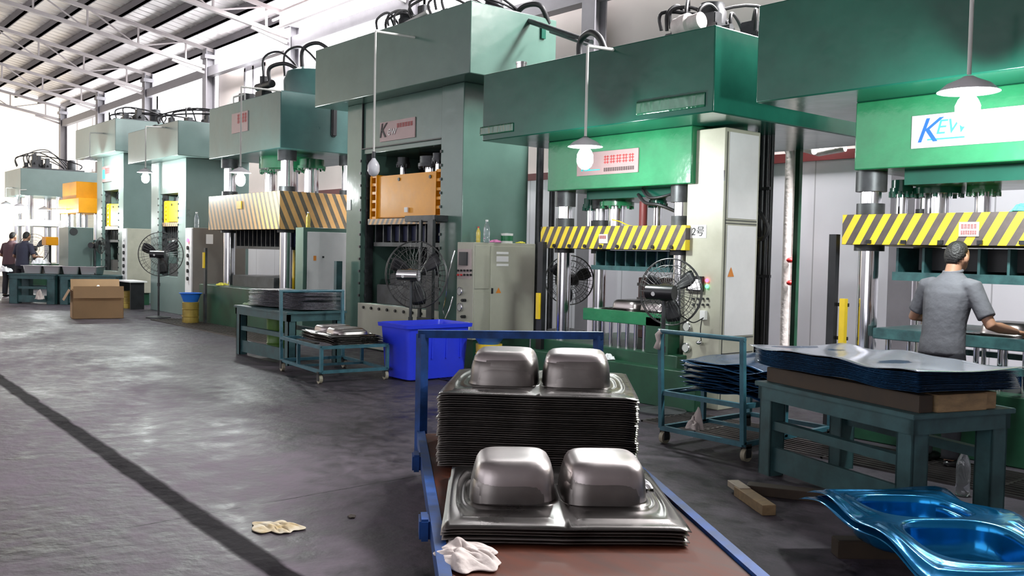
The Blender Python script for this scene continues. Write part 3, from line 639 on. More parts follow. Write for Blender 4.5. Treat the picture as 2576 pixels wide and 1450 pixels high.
MB().box(-14.9, -14.7, 7.7, 8.1, .75, 1.8).build('guide_block', M['iron'], p4)
MB().box(-17.9, -14.45, 6.9, 9.2, 0, .74).build('bed', M['green_base'], p4, bevel=.01)
MB().box(-17.0, -15.2, 7.2, 8.6, .74, .95, .01).build('lower_die', M['iron2'], p4)
q = at(603, 308, Y=6.99); pl = MB().box(q.x - .35, q.x + .35, 6.985, 7.0, q.z - .18, q.z + .18).build('name_plate', M['plateold'], p4); strokes(pl, q.x - .1, q.x + .32, q.z - .02, q.z + .15, 6.983, 4, M['redink'], 16)
MB().cyl((-17.3, 7.6, 4.14), (-17.3, 7.6, 4.45), .17).build('tank', M['iron'], p4)
b = MB().lathe([(0, 0), (.55, 0), (.56, .35), (.5, .5), (.3, .58), (0, .6)], (-15.3, 8.0, 4.14)); b.build('oil_tank', M['green_four'], p4)
MB().box(-16.3, -16.0, 7.3, 7.5, 4.14, 4.35, .01).cyl((-16.15, 7.4, 4.35), (-16.15, 7.4, 4.62), .07).cyl((-16.4, 7.4, 4.45), (-15.8, 7.4, 4.45), .07).build('valve_block', M['iron'], p4)
for k, (a, h) in enumerate((((-16.15, 7.4, 4.6), .45), ((-15.9, 7.4, 4.5), .3), ((-15.7, 7.6, 4.6), .5), ((-15.4, 7.8, 4.7), .45))):
    a = Vector(a); hose('hydraulic_hose', [a, a + Vector((.0, 0, h * .8)), a + Vector((.3, .15, h)), a + Vector((.6, .3, h * .5)), a + Vector((.75, .35, 0))], .035 if k % 2 else .02, M['rubber'], p4)
MB().cyl((-16.9, 7.15, 4.14), (-16.9, 7.15, 4.3), .015).cyl((-16.4, 7.15, 4.14), (-16.4, 7.15, 4.3), .015).cyl((-16.9, 7.15, 4.3), (-16.4, 7.15, 4.3), .015).build('hand_rail', M['rod'], p4)

# ------------------------------------------------------------------ farthest presses
p7 = press_root(-28.3, -26.6, 6.9, 'small far press with orange-yellow crown and slide on bright chrome columns')
def yb(px0, px1, y0, y1, yy, m, nm, dep=.7):
    a = at(px0, y0, Y=yy); c = at(px1, y1, Y=yy); MB().box(a.x, c.x, yy, yy + dep, min(a.z, c.z), max(a.z, c.z)).build(nm, m, p7, bevel=.01)
yb(157, 192, 462, 500, 7.0, M['yellow'], 'cylinder_housing', .55)
yb(147, 198, 503, 535, 6.9, M['yellow'], 'crown', .8)
for x in (-28.0, -26.9):
    for y in (7.05, 7.5): MB().cyl((x, y, .9), (x, y, 2.35), .07).build('guide_column', M['chrome'], p7)
MB().box(-28.2, -26.7, 6.95, 7.6, 1.0, 1.15).build('bed_plate', M['steel'], p7)
MB().box(-28.2, -26.5, 6.9, 7.7, 0, 1.0).build('bed', M['green_pale'], p7, bevel=.01)
p8 = press_root(-34, -31.4, 6.9, 'farthest low green press topped with tangled pipework behind the two workers')
a = at(12, 436, Y=6.7); c = at(52, 490, Y=6.7)
MB().box(a.x, c.x, 6.7, 9.0, c.z, a.z + .05).build('crown', M['green_pale'], p8, bevel=.01)
power_pack(p8, a.x, c.x - .1, 6.9, 8.6, a.z + .05, 41, .6)
for x in (a.x + .4, c.x - .3):
    for y in (7.0, 7.9, 8.6): MB().cyl((x, y, .8), (x, y, c.z), .12).build('guide_column', M['chrome'], p8)
MB().box(a.x + .1, c.x - .1, 6.9, 8.8, 2.0, 2.2).build('slide', M['cabgrey'], p8)
MB().box(a.x, c.x, 6.8, 8.9, 0, .8).build('bed', M['green_base'], p8)
t = thing('machine_cabinet', 'green machine housing with round dial beyond the steel sinks', 'machine housing', at(200, 690, Y=6.3).to_tuple()[:2] + (0,))
a = at(148, 572, Y=6.1); c = at(172, 572, Y=6.1); zt = a.z
MB().box(a.x, c.x, 6.1, 6.68, 0, zt).build('housing', M['green_pale'], t, bevel=.01)
q = at(185, 583, X=c.x); MB().cyl((c.x, q.y, q.z), (c.x + .03, q.y, q.z), .09).build('dial', M['iron'], t)
MB().box(c.x - .1, c.x + .01, 6.7, 6.85, 0, zt - .3).build('side_tray', M['green_four'], t)

# ------------------------------------------------------------------ control cabinets
def gauge(root, p, r, ax_):
    p = Vector(p); g_ = MB().lathe([(0, 0), (r, 0), (r, .03), (r * .86, .035), (r * .86, .028), (0, .028)], p, axis=ax_).build('pressure_gauge', M['chrome'], root)
    MB().lathe([(0, 0), (r * .8, 0), (r * .8, .003), (0, .003)], p + Vector(ax_) * .028, axis=ax_).build('dial_face', M['gauge'], g_)
t = thing('control_cabinet', 'tall beige tower cabinet with lit touch screen and handwritten paper sign', 'control cabinet', (-5.78, 7.5, 0), 0, 'control cabinets')
MB().box(-6.03, -5.58, 7.27, 7.83, .0, 2.74).build('body', M['beige'], t, bevel=.008)
b = MB()
for z in (.55, .7, 1.82, 1.85): b.box(-5.579, -5.574, 7.30, 7.8, z - .004, z + .004)
b.box(-5.579, -5.574, 7.30, 7.306, .1, 2.7)
b.build('door_seams', M['iron2'], t)
MB().box(-5.58, -5.57, 7.33, 7.79, 1.87, 2.70).build('upper_door', M['cabgrey'], t)
MB().box(-5.58, -5.57, 7.33, 7.79, .72, 1.80).build('lower_door', M['cabgrey'], t)
q = at(1818, 442, X=-5.57); MB().box(-5.57, -5.55, q.y - .012, q.y + .012, q.z - .05, q.z + .05).build('latch', M['chrome'], t)
q = at(1840, 685, X=-5.56); 
MB().add([(-5.565, q.y - .05, q.z - .045), (-5.565, q.y + .05, q.z - .045), (-5.565, q.y, q.z + .05)], [(0, 1, 2)]).build('warning_triangle', M['orange'], t)
def onf(px, py, w, h, nm, m, dep=.02, root=None, Y=7.27):
    q = at(px, py, Y=Y); return MB().box(q.x - w / 2, q.x + w / 2, Y - dep, Y, q.z - h / 2, q.z + h / 2, .002).build(nm, m, root)
def onx(px, py, w, h, nm, m, dep, root, X):
    q = at(px, py, X=X); return MB().box(X, X + dep, q.y - w / 2, q.y + w / 2, q.z - h / 2, q.z + h / 2, .001).build(nm, m, root)
sg = onf(1757, 583, .2, .13, 'paper_sign', M['paper'], .004, t)
q = at(1757, 583, Y=7.264); text_part('2号', .105, (q.x - .09, 7.264, q.z - .035), (1, 0, 0), (0, 0, 1), M['blackink'], 'handwriting', sg, .002, .15)
sc = onf(1751, 714, .2, .15, 'touch_screen', M['black'], .03, t); onf(1747, 716, .15, .10, 'lit_display', M['screen'], .006, sc, 7.24)
for (py, m_) in ((706, 'redlit'), (721, 'greenlit')):
    q = at(1778, py, Y=7.26); MB().lathe([(0, 0), (.018, 0), (.018, .015), (.01, .025), (0, .027)], (q.x, 7.27, q.z), axis=(0, -1, 0)).build('indicator_lamp', M[m_], t)
for i in range(4):
    for j in range(2):
        q = at(1744 + 12 * i, 752 + 15 * j, Y=7.26); MB().cyl((q.x, 7.25, q.z), (q.x, 7.27, q.z), .011, n=12).build('push_button', M['greenlit'] if (i + j) % 3 == 9 else M['iron2'], t)
onf(1773, 793, .065, .09, 'wall_socket', M['white'], .04, t)
for (px, py, r) in ((1731, 822, .05), (1729, 875, .05), (1727, 922, .045)):
    q = at(px, py, Y=7.27); gauge(t, (q.x, 7.27, q.z), r, (0, -1, 0))
hose('power_cord', [at(1770, 800, Y=7.2), at(1745, 812, Y=7.12), at(1725, 802, Y=7.0), at(1708, 790, Y=6.95)], .006, M['rubber'], t, 6)
hose('power_cord', [at(1766, 803, Y=7.2), at(1762, 830, Y=7.2), at(1764, 858, Y=7.25)], .005, M['rubber'], t, 6)
q = at(1764, 862, Y=7.27); MB().ell((q.x, 7.24, q.z), (.035, .03, .025)).build('air_valve', M['chrome'], t)

t = thing('control_cabinet', 'olive-grey double cabinet with drink bottles and a pink cloth on its top', 'control cabinet', (-9.46, 7.6, 0), 0, 'control cabinets')
MB().box(-9.65, -9.30, 7.1, 8.13, .37, 1.61).build('body', M['cabgreen'], t, bevel=.006)
MB().box(-9.6, -9.34, 7.15, 8.1, 0, .37).build('plinth', M['green_base'], t)
X_ = -9.30
def ypx(px, X): return at(px, 700, X=X).y
y1_, y2_, y3_ = ypx(1190, X_), ypx(1231, X_), ypx(1343, X_)
MB().box(X_, X_ + .012, y1_ + .02, y2_ - .012, 1.0 + .02, 1.57).build('door', M['cabgreen'], t, bevel=.003)
MB().box(X_, X_ + .012, y1_ + .02, y2_ - .012, .42, .98).build('door', M['cabgreen'], t, bevel=.003)
dr = MB().box(X_, X_ + .012, y2_ + .012, y3_ - .02, .42, 1.57).build('door', M['cabgreen'], t, bevel=.003)
for py in (637, 667): onx(1264, py, .2, .03, 'paper_strip', M['paper'], .003, dr, X_ + .012)
onx(1264, 652, .2, .07, 'grey_label', M['cabgrey'], .002, dr, X_ + .012)
onx(1237, 732, .02, .07, 'handle', M['iron'], .02, dr, X_ + .012)
q = at(1254, 731, X=X_ + .014); MB().add([(q.x, q.y - .045, q.z - .035), (q.x, q.y + .045, q.z - .035), (q.x, q.y, q.z + .04)], [(0, 1, 2)]).build('warning_triangle', M['orange'], dr)
pn = onf(1169, 664, .30, .38, 'control_panel', mat('pale_pink_grey_panel', (.5, .42, .40), .5), .006, t, 7.1)
onf(1167, 651, .17, .17, 'touch_screen', M['darkscreen'], .02, pn, 7.094)
for i in range(5):
    for j in range(2):
        q = at(1153 + 8 * i, 681 + 11 * j, Y=7.09); MB().cyl((q.x, 7.07, q.z), (q.x, 7.094, q.z), .013, n=12).build('push_button', M['red'] if (j and i < 2) else M['iron'], pn)
for (px, py, r) in ((1160, 733, .055), (1160, 773, .055)):
    q = at(px, py, Y=7.1); gauge(t, (q.x, 7.1, q.z), r, (0, -1, 0))
for (px, py) in ((1171, 756), (1170, 797)):
    q = at(px, py, Y=7.1); MB().cyl((q.x, 7.04, q.z), (q.x, 7.1, q.z), .02, n=12).cyl((q.x - .03, 7.05, q.z), (q.x + .03, 7.05, q.z), .008, n=8).build('hand_valve', M['iron'], t)
onf(1176, 820, .09, .1, 'wall_socket', M['white'], .03, t, 7.1)
MB().tube([(-9.68, 7.08, 1.5), (-9.70, 7.0, 1.2), (-9.72, 6.98, .9), (-9.78, 6.98, .72), (-9.72, 6.98, .62), (-9.66, 7.0, .75), (-9.66, 7.05, .9)], .008, 8).build('steel_hose', M['chrome'], t)
ztop = 1.61
def bottle(px, Yd, h, m, label, zb, capm, X=None):
    q = at(px, 600, Y=Yd) if X is None else Vector((X, Yd, 0)); r = h * .14
    t = thing('bottle', label, 'bottle', (q.x, Yd, zb), 0, 'drink bottles')
    MB().lathe([(0, 0), (r * .9, 0), (r, h * .03), (r, h * .2), (r * .93, h * .25), (r, h * .3), (r, h * .62), (r * .8, h * .74), (r * .38, h * .88), (r * .38, h * .92), (0, h * .92)], (0, 0, 0), 20).build('body', m, t, local=True)
    MB().lathe([(0, 0), (r * .45, 0), (r * .45, h * .08), (0, h * .08)], (0, 0, h * .92), 16).build('cap', capm, t, local=True)
    return t
bottle(1203, 7.2, .20, M['petyel'], 'short yellow drink bottle on the olive-grey cabinet', ztop, M['red'])
bb_ = bottle(1224, 7.3, .29, M['pet'], 'tall clear water bottle on the olive-grey cabinet', ztop, M['white'])
from mathutils import noise as mn
def cloth(px, py, zb, size, m, label, name='cloth', seed=1, p=None, h=.4):
    q = p or at(px, py, Z=zb); n = 56; V = []
    for i in range(n):
        for j in range(n):
            u = 2 * i / (n - 1) - 1; v = 2 * j / (n - 1) - 1
            du = u * math.sqrt(1 - .5 * v * v); dv = v * math.sqrt(1 - .5 * u * u); rr = min(1, math.hypot(du, dv)); a = math.atan2(dv, du)
            k = (.82 + .20 * math.sin(2 * a + seed) + .10 * math.sin(5 * a + 2.3 * seed) + .05 * math.sin(9 * a + seed)) * rr
            P = Vector((du * .8 + dv * .5 + seed * 3.1, dv * 1.9 - du * .4, seed)); f = abs(mn.noise(P)) * .9 + abs(mn.noise(P * 2.1)) * .25
            z = (1 - rr ** 3) * (.16 + f * .9) + rr ** 3 * f * .12
            w = mn.noise(P * 1.4 + Vector((9, 0, 0))) * .3
            V.append((q.x + (k * math.cos(a) + w * .3) * size, q.y + (k * math.sin(a) * .75 + w * .3) * size, zb + .004 + z * size * h * 1.4))
    Fs = [(i * n + j, i * n + j + 1, (i + 1) * n + j + 1, (i + 1) * n + j) for i in range(n - 1) for j in range(n - 1)]
    o = MB().add(V, Fs).build(name, m, ang=180); tag(o, label, 'cloth'); sd = o.modifiers.new('s', 'SOLIDIFY'); sd.thickness = .004; sd.offset = 1; return o
cloth(1262, 612, ztop, .11, M['pink'], 'pink cloth hanging at the olive-grey cabinet top edge', seed=2, p=Vector((-9.38, 7.5, 0)))
t = thing('tub', 'white and green tub on the olive-grey cabinet', 'tub', (-9.5, 7.8, ztop))
MB().lathe([(0, 0), (.075, 0), (.08, .1), (.083, .13), (0, .135)], (0, 0, 0)).build('body', M['white'], t, local=True)
MB().lathe([(.0765, .0), (.081, .0), (.083, .07), (.079, .07)], (0, 0, .03)).build('green_band', M['green_mid'], t, local=True)
cloth(0, 0, ztop, .08, M['yelcloth'], 'yellow cloth beside the white tub', seed=5, p=Vector((-9.42, 7.97, 0)))

t = thing('control_cabinet', 'light grey cabinet with green edge, left of the tallest press', 'control cabinet', (-14.05, 7.5, 0), 0, 'control cabinets')
MB().box(-14.2, -13.92, 7.1, 8.0, 0, 1.83).build('body', M['green_grey'], t, bevel=.006)
MB().box(-13.92, -13.9, 7.17, 7.95, .35, 1.76).build('door', M['cabgrey'], t, bevel=.003)
onx(792, 650, .05, .08, 'warning_triangle', M['orange'], .004, t, -13.9); onx(813, 647, .03, .03, 'lock', M['iron'], .01, t, -13.9)
bottle(0, 7.25, .26, M['petyel'], 'yellow drink bottle on the light grey cabinet', 1.83, M['white'], X=-14.05)
t = thing('control_cabinet', 'brown-sided cabinet with red lamp beside the far yellow slide press', 'control cabinet', (-19.1, 7.6, 0), 0, 'control cabinets')
MB().box(-19.28, -18.92, 7.16, 8.3, 0, 1.86).build('body', M['cabbrown'], t, bevel=.006)
pf = MB().box(-19.27, -18.93, 7.13, 7.16, .4, 1.85).build('front_panel', M['cabgrey'], t)
for k in range(6): MB().cyl((-19.1, 7.1, .8 + .16 * k), (-19.1, 7.13, .8 + .16 * k), .04, n=12).build('push_button', M['redlit'] if k == 5 else M['iron'], pf)
onx(527, 602, .15, .2, 'paper_notice', M['paper'], .004, t, -18.92)
bottle(0, 7.3, .33, M['pet'], 'clear water bottle on the brown-sided cabinet, nearer the aisle', 1.86, M['white'], X=-19.1)
bottle(0, 7.62, .33, M['pet'], 'clear water bottle on the brown-sided cabinet, nearer the striped slide', 1.86, M['white'], X=-19.05)
t = thing('control_cabinet', 'pale cabinet with button strip between the two far frame presses', 'control cabinet', (-23.3, 7.5, 0), 0, 'control cabinets')
MB().box(-23.48, -23.15, 7.16, 7.72, .3, 1.87).build('body', mat('pale_cream_cabinet', (.46, .45, .36), .45), t, bevel=.006)
pf = MB().box(-23.47, -23.16, 7.13, 7.16, .35, 1.86).build('front_panel', M['cabgrey'], t)
for k in range(6): MB().cyl((-23.3, 7.1, .8 + .16 * k), (-23.3, 7.13, .8 + .16 * k), .045, n=12).build('push_button', M['white'] if k == 5 else M['iron'], pf)
MB().box(-23.45, -23.2, 7.2, 7.7, 0, .3).build('plinth', M['green_base'], t)
# beige wall cabinet glimpsed behind the far yellow press
t = thing('electrical_cabinet', 'cream cabinet with vents behind the far workers', 'cabinet', (-30.5, 8.3, 0))
MB().box(-31.0, -29.6, 7.6, 8.6, 0, 2.4).build('body', M['beige'], t)
MB().box(-29.6, -29.58, 7.7, 8.5, .3, 2.2).build('door', M['beige'], t, bevel=.01)

# ------------------------------------------------------------------ pipes between the near presses
t = thing('pipe_bundle', 'bundle of black vertical pipes right of the beige tower cabinet', 'pipes', (-5.8, 8.3, 0))
for i, px in enumerate((1903, 1914, 1925, 1936)):
    q = at(px, 600, Y=8.3); z1 = 2.78
    MB().cyl((q.x, 8.3, .3), (q.x, 8.3, z1), .022 if i != 1 else .03, n=12).build('pipe', M['iron'], t)
for py in (475, 695): 
    q = at(1918, py, Y=8.27); MB().box(q.x - .1, q.x + .1, 8.25, 8.28, q.z - .015, q.z + .015).build('pipe_clamp', M['iron'], t)
hose('looped_hose', [at(1900, 520, Y=8.2), at(1918, 545, Y=8.15), at(1932, 575, Y=8.15), at(1920, 600, Y=8.15), at(1897, 600, Y=8.2)], .022, M['rubber'], t)
hose('looped_hose', [at(1900, 350, Y=8.2), at(1910, 380, Y=8.2), at(1905, 410, Y=8.2)], .015, M['rubber'], t)
q = at(2004, 600, Y=9.6); o = MB().box(q.x - .03, q.x + .03, 9.57, 9.63, 0, 3.1).build('green_post', M['green_base']); tag(o, 'thin dark green post before the white panel wall', 'post')
t = thing('lagged_pipe', 'white lagged pipe bending right beneath the maroon trim', 'pipe', (at(1980, 700, Y=10.6).x, 10.6, 0))
pts = [at(1978, 700, Y=10.6), at(1976, 370, Y=10.6), at(1990, 362, Y=10.6), at(2050, 378, Y=10.5)]
pts[0].z = 0
MB().tube([pts[0], (pts[0].x, 10.6, pts[1].z - .1), pts[1] + Vector((.03, 0, 0)), pts[2], pts[3]], .06, 14).build('pipe', M['whitepipe'], t)
q = at(1997, 600, Y=10.65); MB().tube([(q.x, 10.65, 0), (q.x, 10.65, at(1997, 380, Y=10.65).z), at(2060, 384, Y=10.6), at(2126, 372, Y=10.6)], .05, 14).build('branch_pipe', M['whitepipe'], t)
for py in (655, 712): q = at(1988, py, Y=10.52); MB().ell((q.x, 10.52, q.z), (.05, .05, .035)).build('valve_handle', M['red'], t)

# ------------------------------------------------------------------ hanging lamps
def lamp(px, py, label, Yd=6.3, ztop=3.6, on=True, shade=True, W=60, sc=1.0, arm=True, arml=.6):
    q = at(px, py, Y=Yd); z = q.z
    t = thing('hanging_lamp', label, 'lamp', (q.x, Yd, z), 0, 'hanging lamps in front of the presses')
    MB().cyl((0, 0, .17 * sc), (0, 0, ztop - z), .014, n=10).build('stem', M['rod'], t, local=True)
    if arm: MB().cyl((0, 0, ztop - z), (0, arml, ztop - z + .02), .016, n=10).build('arm', M['rod'], t, local=True)
    MB().lathe([(0, .17), (.025, .17), (.025, .1), (.02, .07)], (0, 0, 0), 16).build('socket', M['iron2'], t, local=True)
    if shade:
        o = MB().lathe([(.03, .16 * sc), (.06, .145 * sc), (.12 * sc, .115 * sc), (.17 * sc, .07 * sc)], (0, 0, 0), 36).build('shade', M['enamel'], t, local=True)
        o.data.polygons[0].material_index
        o2 = o.modifiers.new('s', 'SOLIDIFY'); o2.thickness = .004
    b = MB().lathe([(0, -.15), (.03, -.145), (.06, -.12), (.078, -.08), (.078, -.01), (.06, .03), (.03, .07), (.02, .09), (0, .09)], (0, 0, 0), 24).build('bulb', M['bulbon'] if on else M['bulboff'], t, local=True)
    if on:
        ld = bpy.data.lights.new('bulb_light', 'POINT'); ld.energy = W; ld.shadow_soft_size = .09; ld.color = (.93, 1, .98)
        lo = bpy.data.objects.new('bulb_light', ld); C.objects.link(lo); lo.parent = t; lo.location = (0, -.02, -.17)
    return t
lamp(2435, 262, 'lit lamp with white shade hanging highest right, before the silver name plate', sc=1.15, ztop=3.6, W=150, arml=.35)
lamp(1472, 388, 'lit lamp with white shade before the press with the beige tower cabinet', ztop=3.5, W=95, arml=.35)
lamp(940, 415, 'unlit long bulb on a stem before the tallest press', on=False, shade=False, ztop=4.3)
lamp(605, 446, 'lit lamp hanging before the wide orange striped slide', ztop=4.1, W=90, arml=.7)
lamp(366, 443, 'lit lamp hanging before the pale press beside the cage fan', Yd=6.5, ztop=3.95, W=170, arml=.4)
lamp(226, 412, 'lit lamp glaring under the farthest windowed press crown', Yd=6.6, ztop=4.2, W=160, arml=.3)
lamp(49, 525, 'lit lamp above the head of the far worker in navy', Yd=6.66, ztop=3.1, W=110, arml=.2)
lamp(15, 520, 'lit lamp at the left picture edge above the far worker in maroon', Yd=6.5, ztop=3.2, W=110, arml=.3)
lamp(112, 535, 'lit lamp just left of the small yellow press crown', Yd=6.35, ztop=2.4, W=90)

# ------------------------------------------------------------------ sink blanks
def sink_mesh(name, Wd=1.05, Dp=1.12, bw=.40, bd=.46, h=.2, gap=.03, wave=0.0, m=None, flip=1, n=96, nexp=4.5, seed=0, edge=.012):
    V = []; Fs = []
    cxs = (-(bw + gap) / 2, (bw + gap) / 2)
    prof = [(.0, 1), (.35, 1), (.62, .995), (.76, .97), (.85, .91), (.915, .80), (.955, .64), (.978, .44), (.99, .24), (1.0, .07), (1.02, .012), (1.05, 0)]
    fl = [(.12, 0), (.16, .004), (.24, .004), (.28, 0), (.5, 0), (.54, .006), (.62, .006), (.66, 0), (.85, 0), (1.0, 0)]
    for si, cx in enumerate(cxs):
        x0, x1 = (-Wd / 2, 0) if si == 0 else (0, Wd / 2); y0, y1 = -Dp / 2, Dp / 2
        base = len(V); rings = []
        corners = [math.atan2(yy, xx - cx) for xx in (x0, x1) for yy in (y0, y1)]
        angs = [2 * PI * k / n for k in range(n)]
        for ca in corners:
            ca %= 2 * PI; kk = min(range(n), key=lambda k: abs(angs[k] - ca)); angs[kk] = ca
        for (s, z) in prof:
            ring = []
            for a in angs:
                c, sn = math.cos(a), math.sin(a)
                r = (abs(c / (bw / 2)) ** nexp + abs(sn / (bd / 2)) ** nexp) ** (-1 / nexp) * (s if s > 0 else .001)
                if s > 1.0: r = r / s + (s - 1) * bw
                ring.append(Vector((cx + r * c, r * sn, z * h * flip)))
            rings.append(ring)
        last = rings[-1]
        for (u, z) in fl:
            ring = []
            for i, a in enumerate(angs):
                c, sn = math.cos(a), math.sin(a)
                tx = ((x1 if c > 0 else x0) - cx) / c if abs(c) > 1e-6 else 1e9; ty = ((y1 if sn > 0 else y0)) / sn if abs(sn) > 1e-6 else 1e9
                e = Vector((cx, 0, 0)) + Vector((c, sn, 0)) * min(tx, ty)
                p = last[i].lerp(e, u); ex = abs(e.x) < 1e-3
                p.z = 0 if (ex and u > .1) else z
                ring.append(p)
            rings.append(ring)
        for r in rings: V += r
        m_ = len(rings)
        for i in range(m_ - 1):
            for j in range(n): Fs.append((base + i * n + j, base + i * n + (j + 1) % n, base + (i + 1) * n + (j + 1) % n, base + (i + 1) * n + j))
        Fs.append(tuple(base + j for j in range(n)))
    # flange waviness and down-turned lip, centre kink on the front edge
    rnd = random.Random(seed)
    for v in V:
        fr = max(0, (abs(v.y) - Dp / 2 + .12) / .12); sd_ = max(0, (abs(v.x) - Wd / 2 + .12) / .12)
        v.z += -edge * .7 * (fr ** 5) * (1 - .55 * math.exp(-(v.x / .09) ** 2) + .25 * math.cos(v.x * 9)) - edge * .5 * sd_ ** 5
        if fr > .6: v.y += math.copysign(.012 * math.exp(-(v.x / .07) ** 2), v.y)
        if wave: 
            k = max(fr, sd_) ** 1.3
            v.z += wave * k * math.sin(v.x * 9 + seed) * math.cos(v.y * 5.5 + seed * 2)
            v.z += wave * .6 * math.cos(v.x * 4.2)
    b = MB().add(V, Fs); o = b.build(name, m, local=True, ang=60)
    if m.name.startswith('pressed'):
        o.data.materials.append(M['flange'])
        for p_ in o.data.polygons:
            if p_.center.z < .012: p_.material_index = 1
    o.modifiers.new('s', 'SOLIDIFY').thickness = .0022
    return o
def frame_at(p, q):   # angle of the direction p->q
    return math.atan2(q.y - p.y, q.x - p.x)
# platform cart in the foreground ------------------------------------
ZP = .28
A = at(1109, 1389, Z=ZP); B = at(1065, 1142, Z=ZP); Cc = at(1647, 1215, Z=ZP); Dd = at(1910, 1450, Z=ZP)
dirv = ((B - A).normalized() + (Cc - Dd).normalized()).normalized(); rgt = Vector((dirv.y, -dirv.x, 0))
wid = (Dd - A).dot(rgt); A0 = A.copy()
dF = dirv; O0 = A0 + rgt * wid / 2
back = at(1047, 1090, Z=ZP); blen = (back - O0).dot(dirv)
def cp(r, l, z): return O0 + rgt * r + dF * l + Vector((0, 0, z - ZP))
hw = wid / 2; lF, lB = -1.1, blen
t = thing('platform_cart', 'long blue platform cart with plywood deck in the foreground', 'cart', cp(0, 1, 0))
ang = math.atan2(rgt.y, rgt.x); Rz = Matrix.Rotation(ang, 3, 'Z')
MB().obox(cp(0, (lF + lB) / 2, ZP - .012), (wid - .06, lB - lF - .04, .022), Rz).build('plywood_deck', M['ply'], t)
b = MB()
for sx in (-1, 1): b.bar(cp(sx * hw, lF, ZP - .03), cp(sx * hw, lB, ZP - .03), .05, .09)
for l in (lF, (lF + lB) / 2, lB): b.bar(cp(-hw, l, ZP - .05), cp(hw, l, ZP - .05), .05, .05)
b.build('frame', M['cartblue'], t)
hz = .93
pL = at(1047, 838, D=(cp(-hw, lB, 0) - CAM).dot(FWD)); pR = at(1536, 846, D=(cp(hw, lB, 0) - CAM).dot(FWD))
hz = (pL.z + pR.z) / 2
hl, hr = cp(-hw, lB + .02, 0), cp(hw, lB + .02, 0)
b = MB().bar(Vector((hl.x, hl.y, .08)), Vector((hl.x, hl.y, hz)), .06).bar(Vector((hr.x, hr.y, .2)), Vector((hr.x, hr.y, hz)), .05)
b.bar(Vector((hl.x, hl.y, hz)) - rgt * .03, Vector((hr.x, hr.y, hz)) + rgt * .03, .05)
b.build('handle', M['cartblue'], t)
for (sx, l) in ((-1, lF + .3), (1, lF + .3), (-1, lB - .3), (1, lB - .3)):
    c0 = cp(sx * (hw - .08), l, .07); w_ = MB().cyl(c0 - rgt * .02, c0 + rgt * .02, .07, n=20).build('wheel', M['iron2'], t)
    MB().bar(c0 + Vector((0, 0, .02)), c0 + Vector((0, 0, .16)), .06).build('fork', M['iron2'], w_)
for l in (blen - 2.0, blen - .7): MB().obox(cp(-hw - .05, l, ZP - .03), (.05, .14, .10), Rz, .01).build('side_bracket', M['cartblue'], t)
# the stacks
sdir = (at(1365, 985, Z=.70) - at(1352, 905, Z=.70)); 
pl_, pr_ = at(1100, 988, Z=.70), at(1612, 1008, Z=.70); fdir = (pr_ - pl_).normalized(); sang = math.atan2(fdir.y, fdir.x); W2 = (pr_ - pl_).length
ndir = Vector((-fdir.y, fdir.x, 0)); cen = (pl_ + pr_) / 2 + ndir * .56
sang += math.radians(3.5); ndir = Vector((-math.sin(sang), math.cos(sang), 0)); cen = (pl_ + pr_) / 2 + ndir * .57
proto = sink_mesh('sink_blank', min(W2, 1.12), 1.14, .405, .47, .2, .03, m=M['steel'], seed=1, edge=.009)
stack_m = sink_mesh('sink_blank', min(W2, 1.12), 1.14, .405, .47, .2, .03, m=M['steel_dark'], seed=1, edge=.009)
NS = 34; rnd = random.Random(5)
for k in range(NS):
    z = ZP + .012 + (.70 - ZP - .01) * (k + 1) / NS
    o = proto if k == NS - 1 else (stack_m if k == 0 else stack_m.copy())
    if 0 < k < NS - 1: C.objects.link(o)
    o.location = (cen.x + rnd.uniform(-.006, .006), cen.y + rnd.uniform(-.006, .006), z); o.rotation_euler = (0, 0, sang + rnd.uniform(-.004, .004))
    if k == NS - 1: tag(o, 'stainless double-bowl sink blank topping the tall stack on the blue cart', 'sink blank', 'sink blanks on the foreground cart')
    else: tag(o, 'dark sink blank stacked under the top one in the tall stack on the blue cart', 'sink blank', 'sink blanks in the tall stack')
pl_, pr_ = at(1110, 1330, Z=.345), at(1735, 1341, Z=.345); fdir = (pr_ - pl_).normalized(); sang2 = math.atan2(fdir.y, fdir.x); W3 = (pr_ - pl_).length
sang2 += math.radians(1.2); ndir = Vector((-math.sin(sang2), math.cos(sang2), 0)); cen2 = (pl_ + pr_) / 2 + ndir * .555
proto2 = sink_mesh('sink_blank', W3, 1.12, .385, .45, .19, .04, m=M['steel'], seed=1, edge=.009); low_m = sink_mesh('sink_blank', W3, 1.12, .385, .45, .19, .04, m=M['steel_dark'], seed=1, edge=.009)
for k in range(5):
    o = proto2 if k == 4 else (low_m if k == 0 else low_m.copy())
    if 0 < k < 4: C.objects.link(o)
    o.location = (cen2.x + rnd.uniform(-.01, .01), cen2.y + rnd.uniform(-.01, .01), .285 + .014 * (k + 1)); o.rotation_euler = (0, 0, sang2 + rnd.uniform(-.01, .01))
    o['group'] = 'sink blanks on the foreground cart' if k == 4 else 'sink blanks in the low pile'
    o['label'] = 'stainless double-bowl sink blank nearest the camera on the plywood deck' if k == 4 else 'dark sink blank in the low front pile beneath the nearest shiny one'
    o['category'] = 'sink blank'
cloth(0, 0, ZP + .0, .21, M['rag'], 'crumpled off-white rag on the plywood deck corner', 'rag', 3, at(1175, 1405, Z=ZP), h=.34)
for (px, py, zz, nm) in ((1618, 1180, .42, 'nearer'), (1525, 935, .72, 'farther')):
    q = at(px, py, D=(at(px, py + 60, Z=zz - .06) - CAM).dot(FWD) + .1); o = cloth(0, 0, 0, .055, M['bags'], 'clear wrapping film crumpled at the %s sink blank edge' % nm, 'plastic_film', 8, Vector((q.x, q.y, 0)), h=.9); o.location.z = zz - .06 + .0

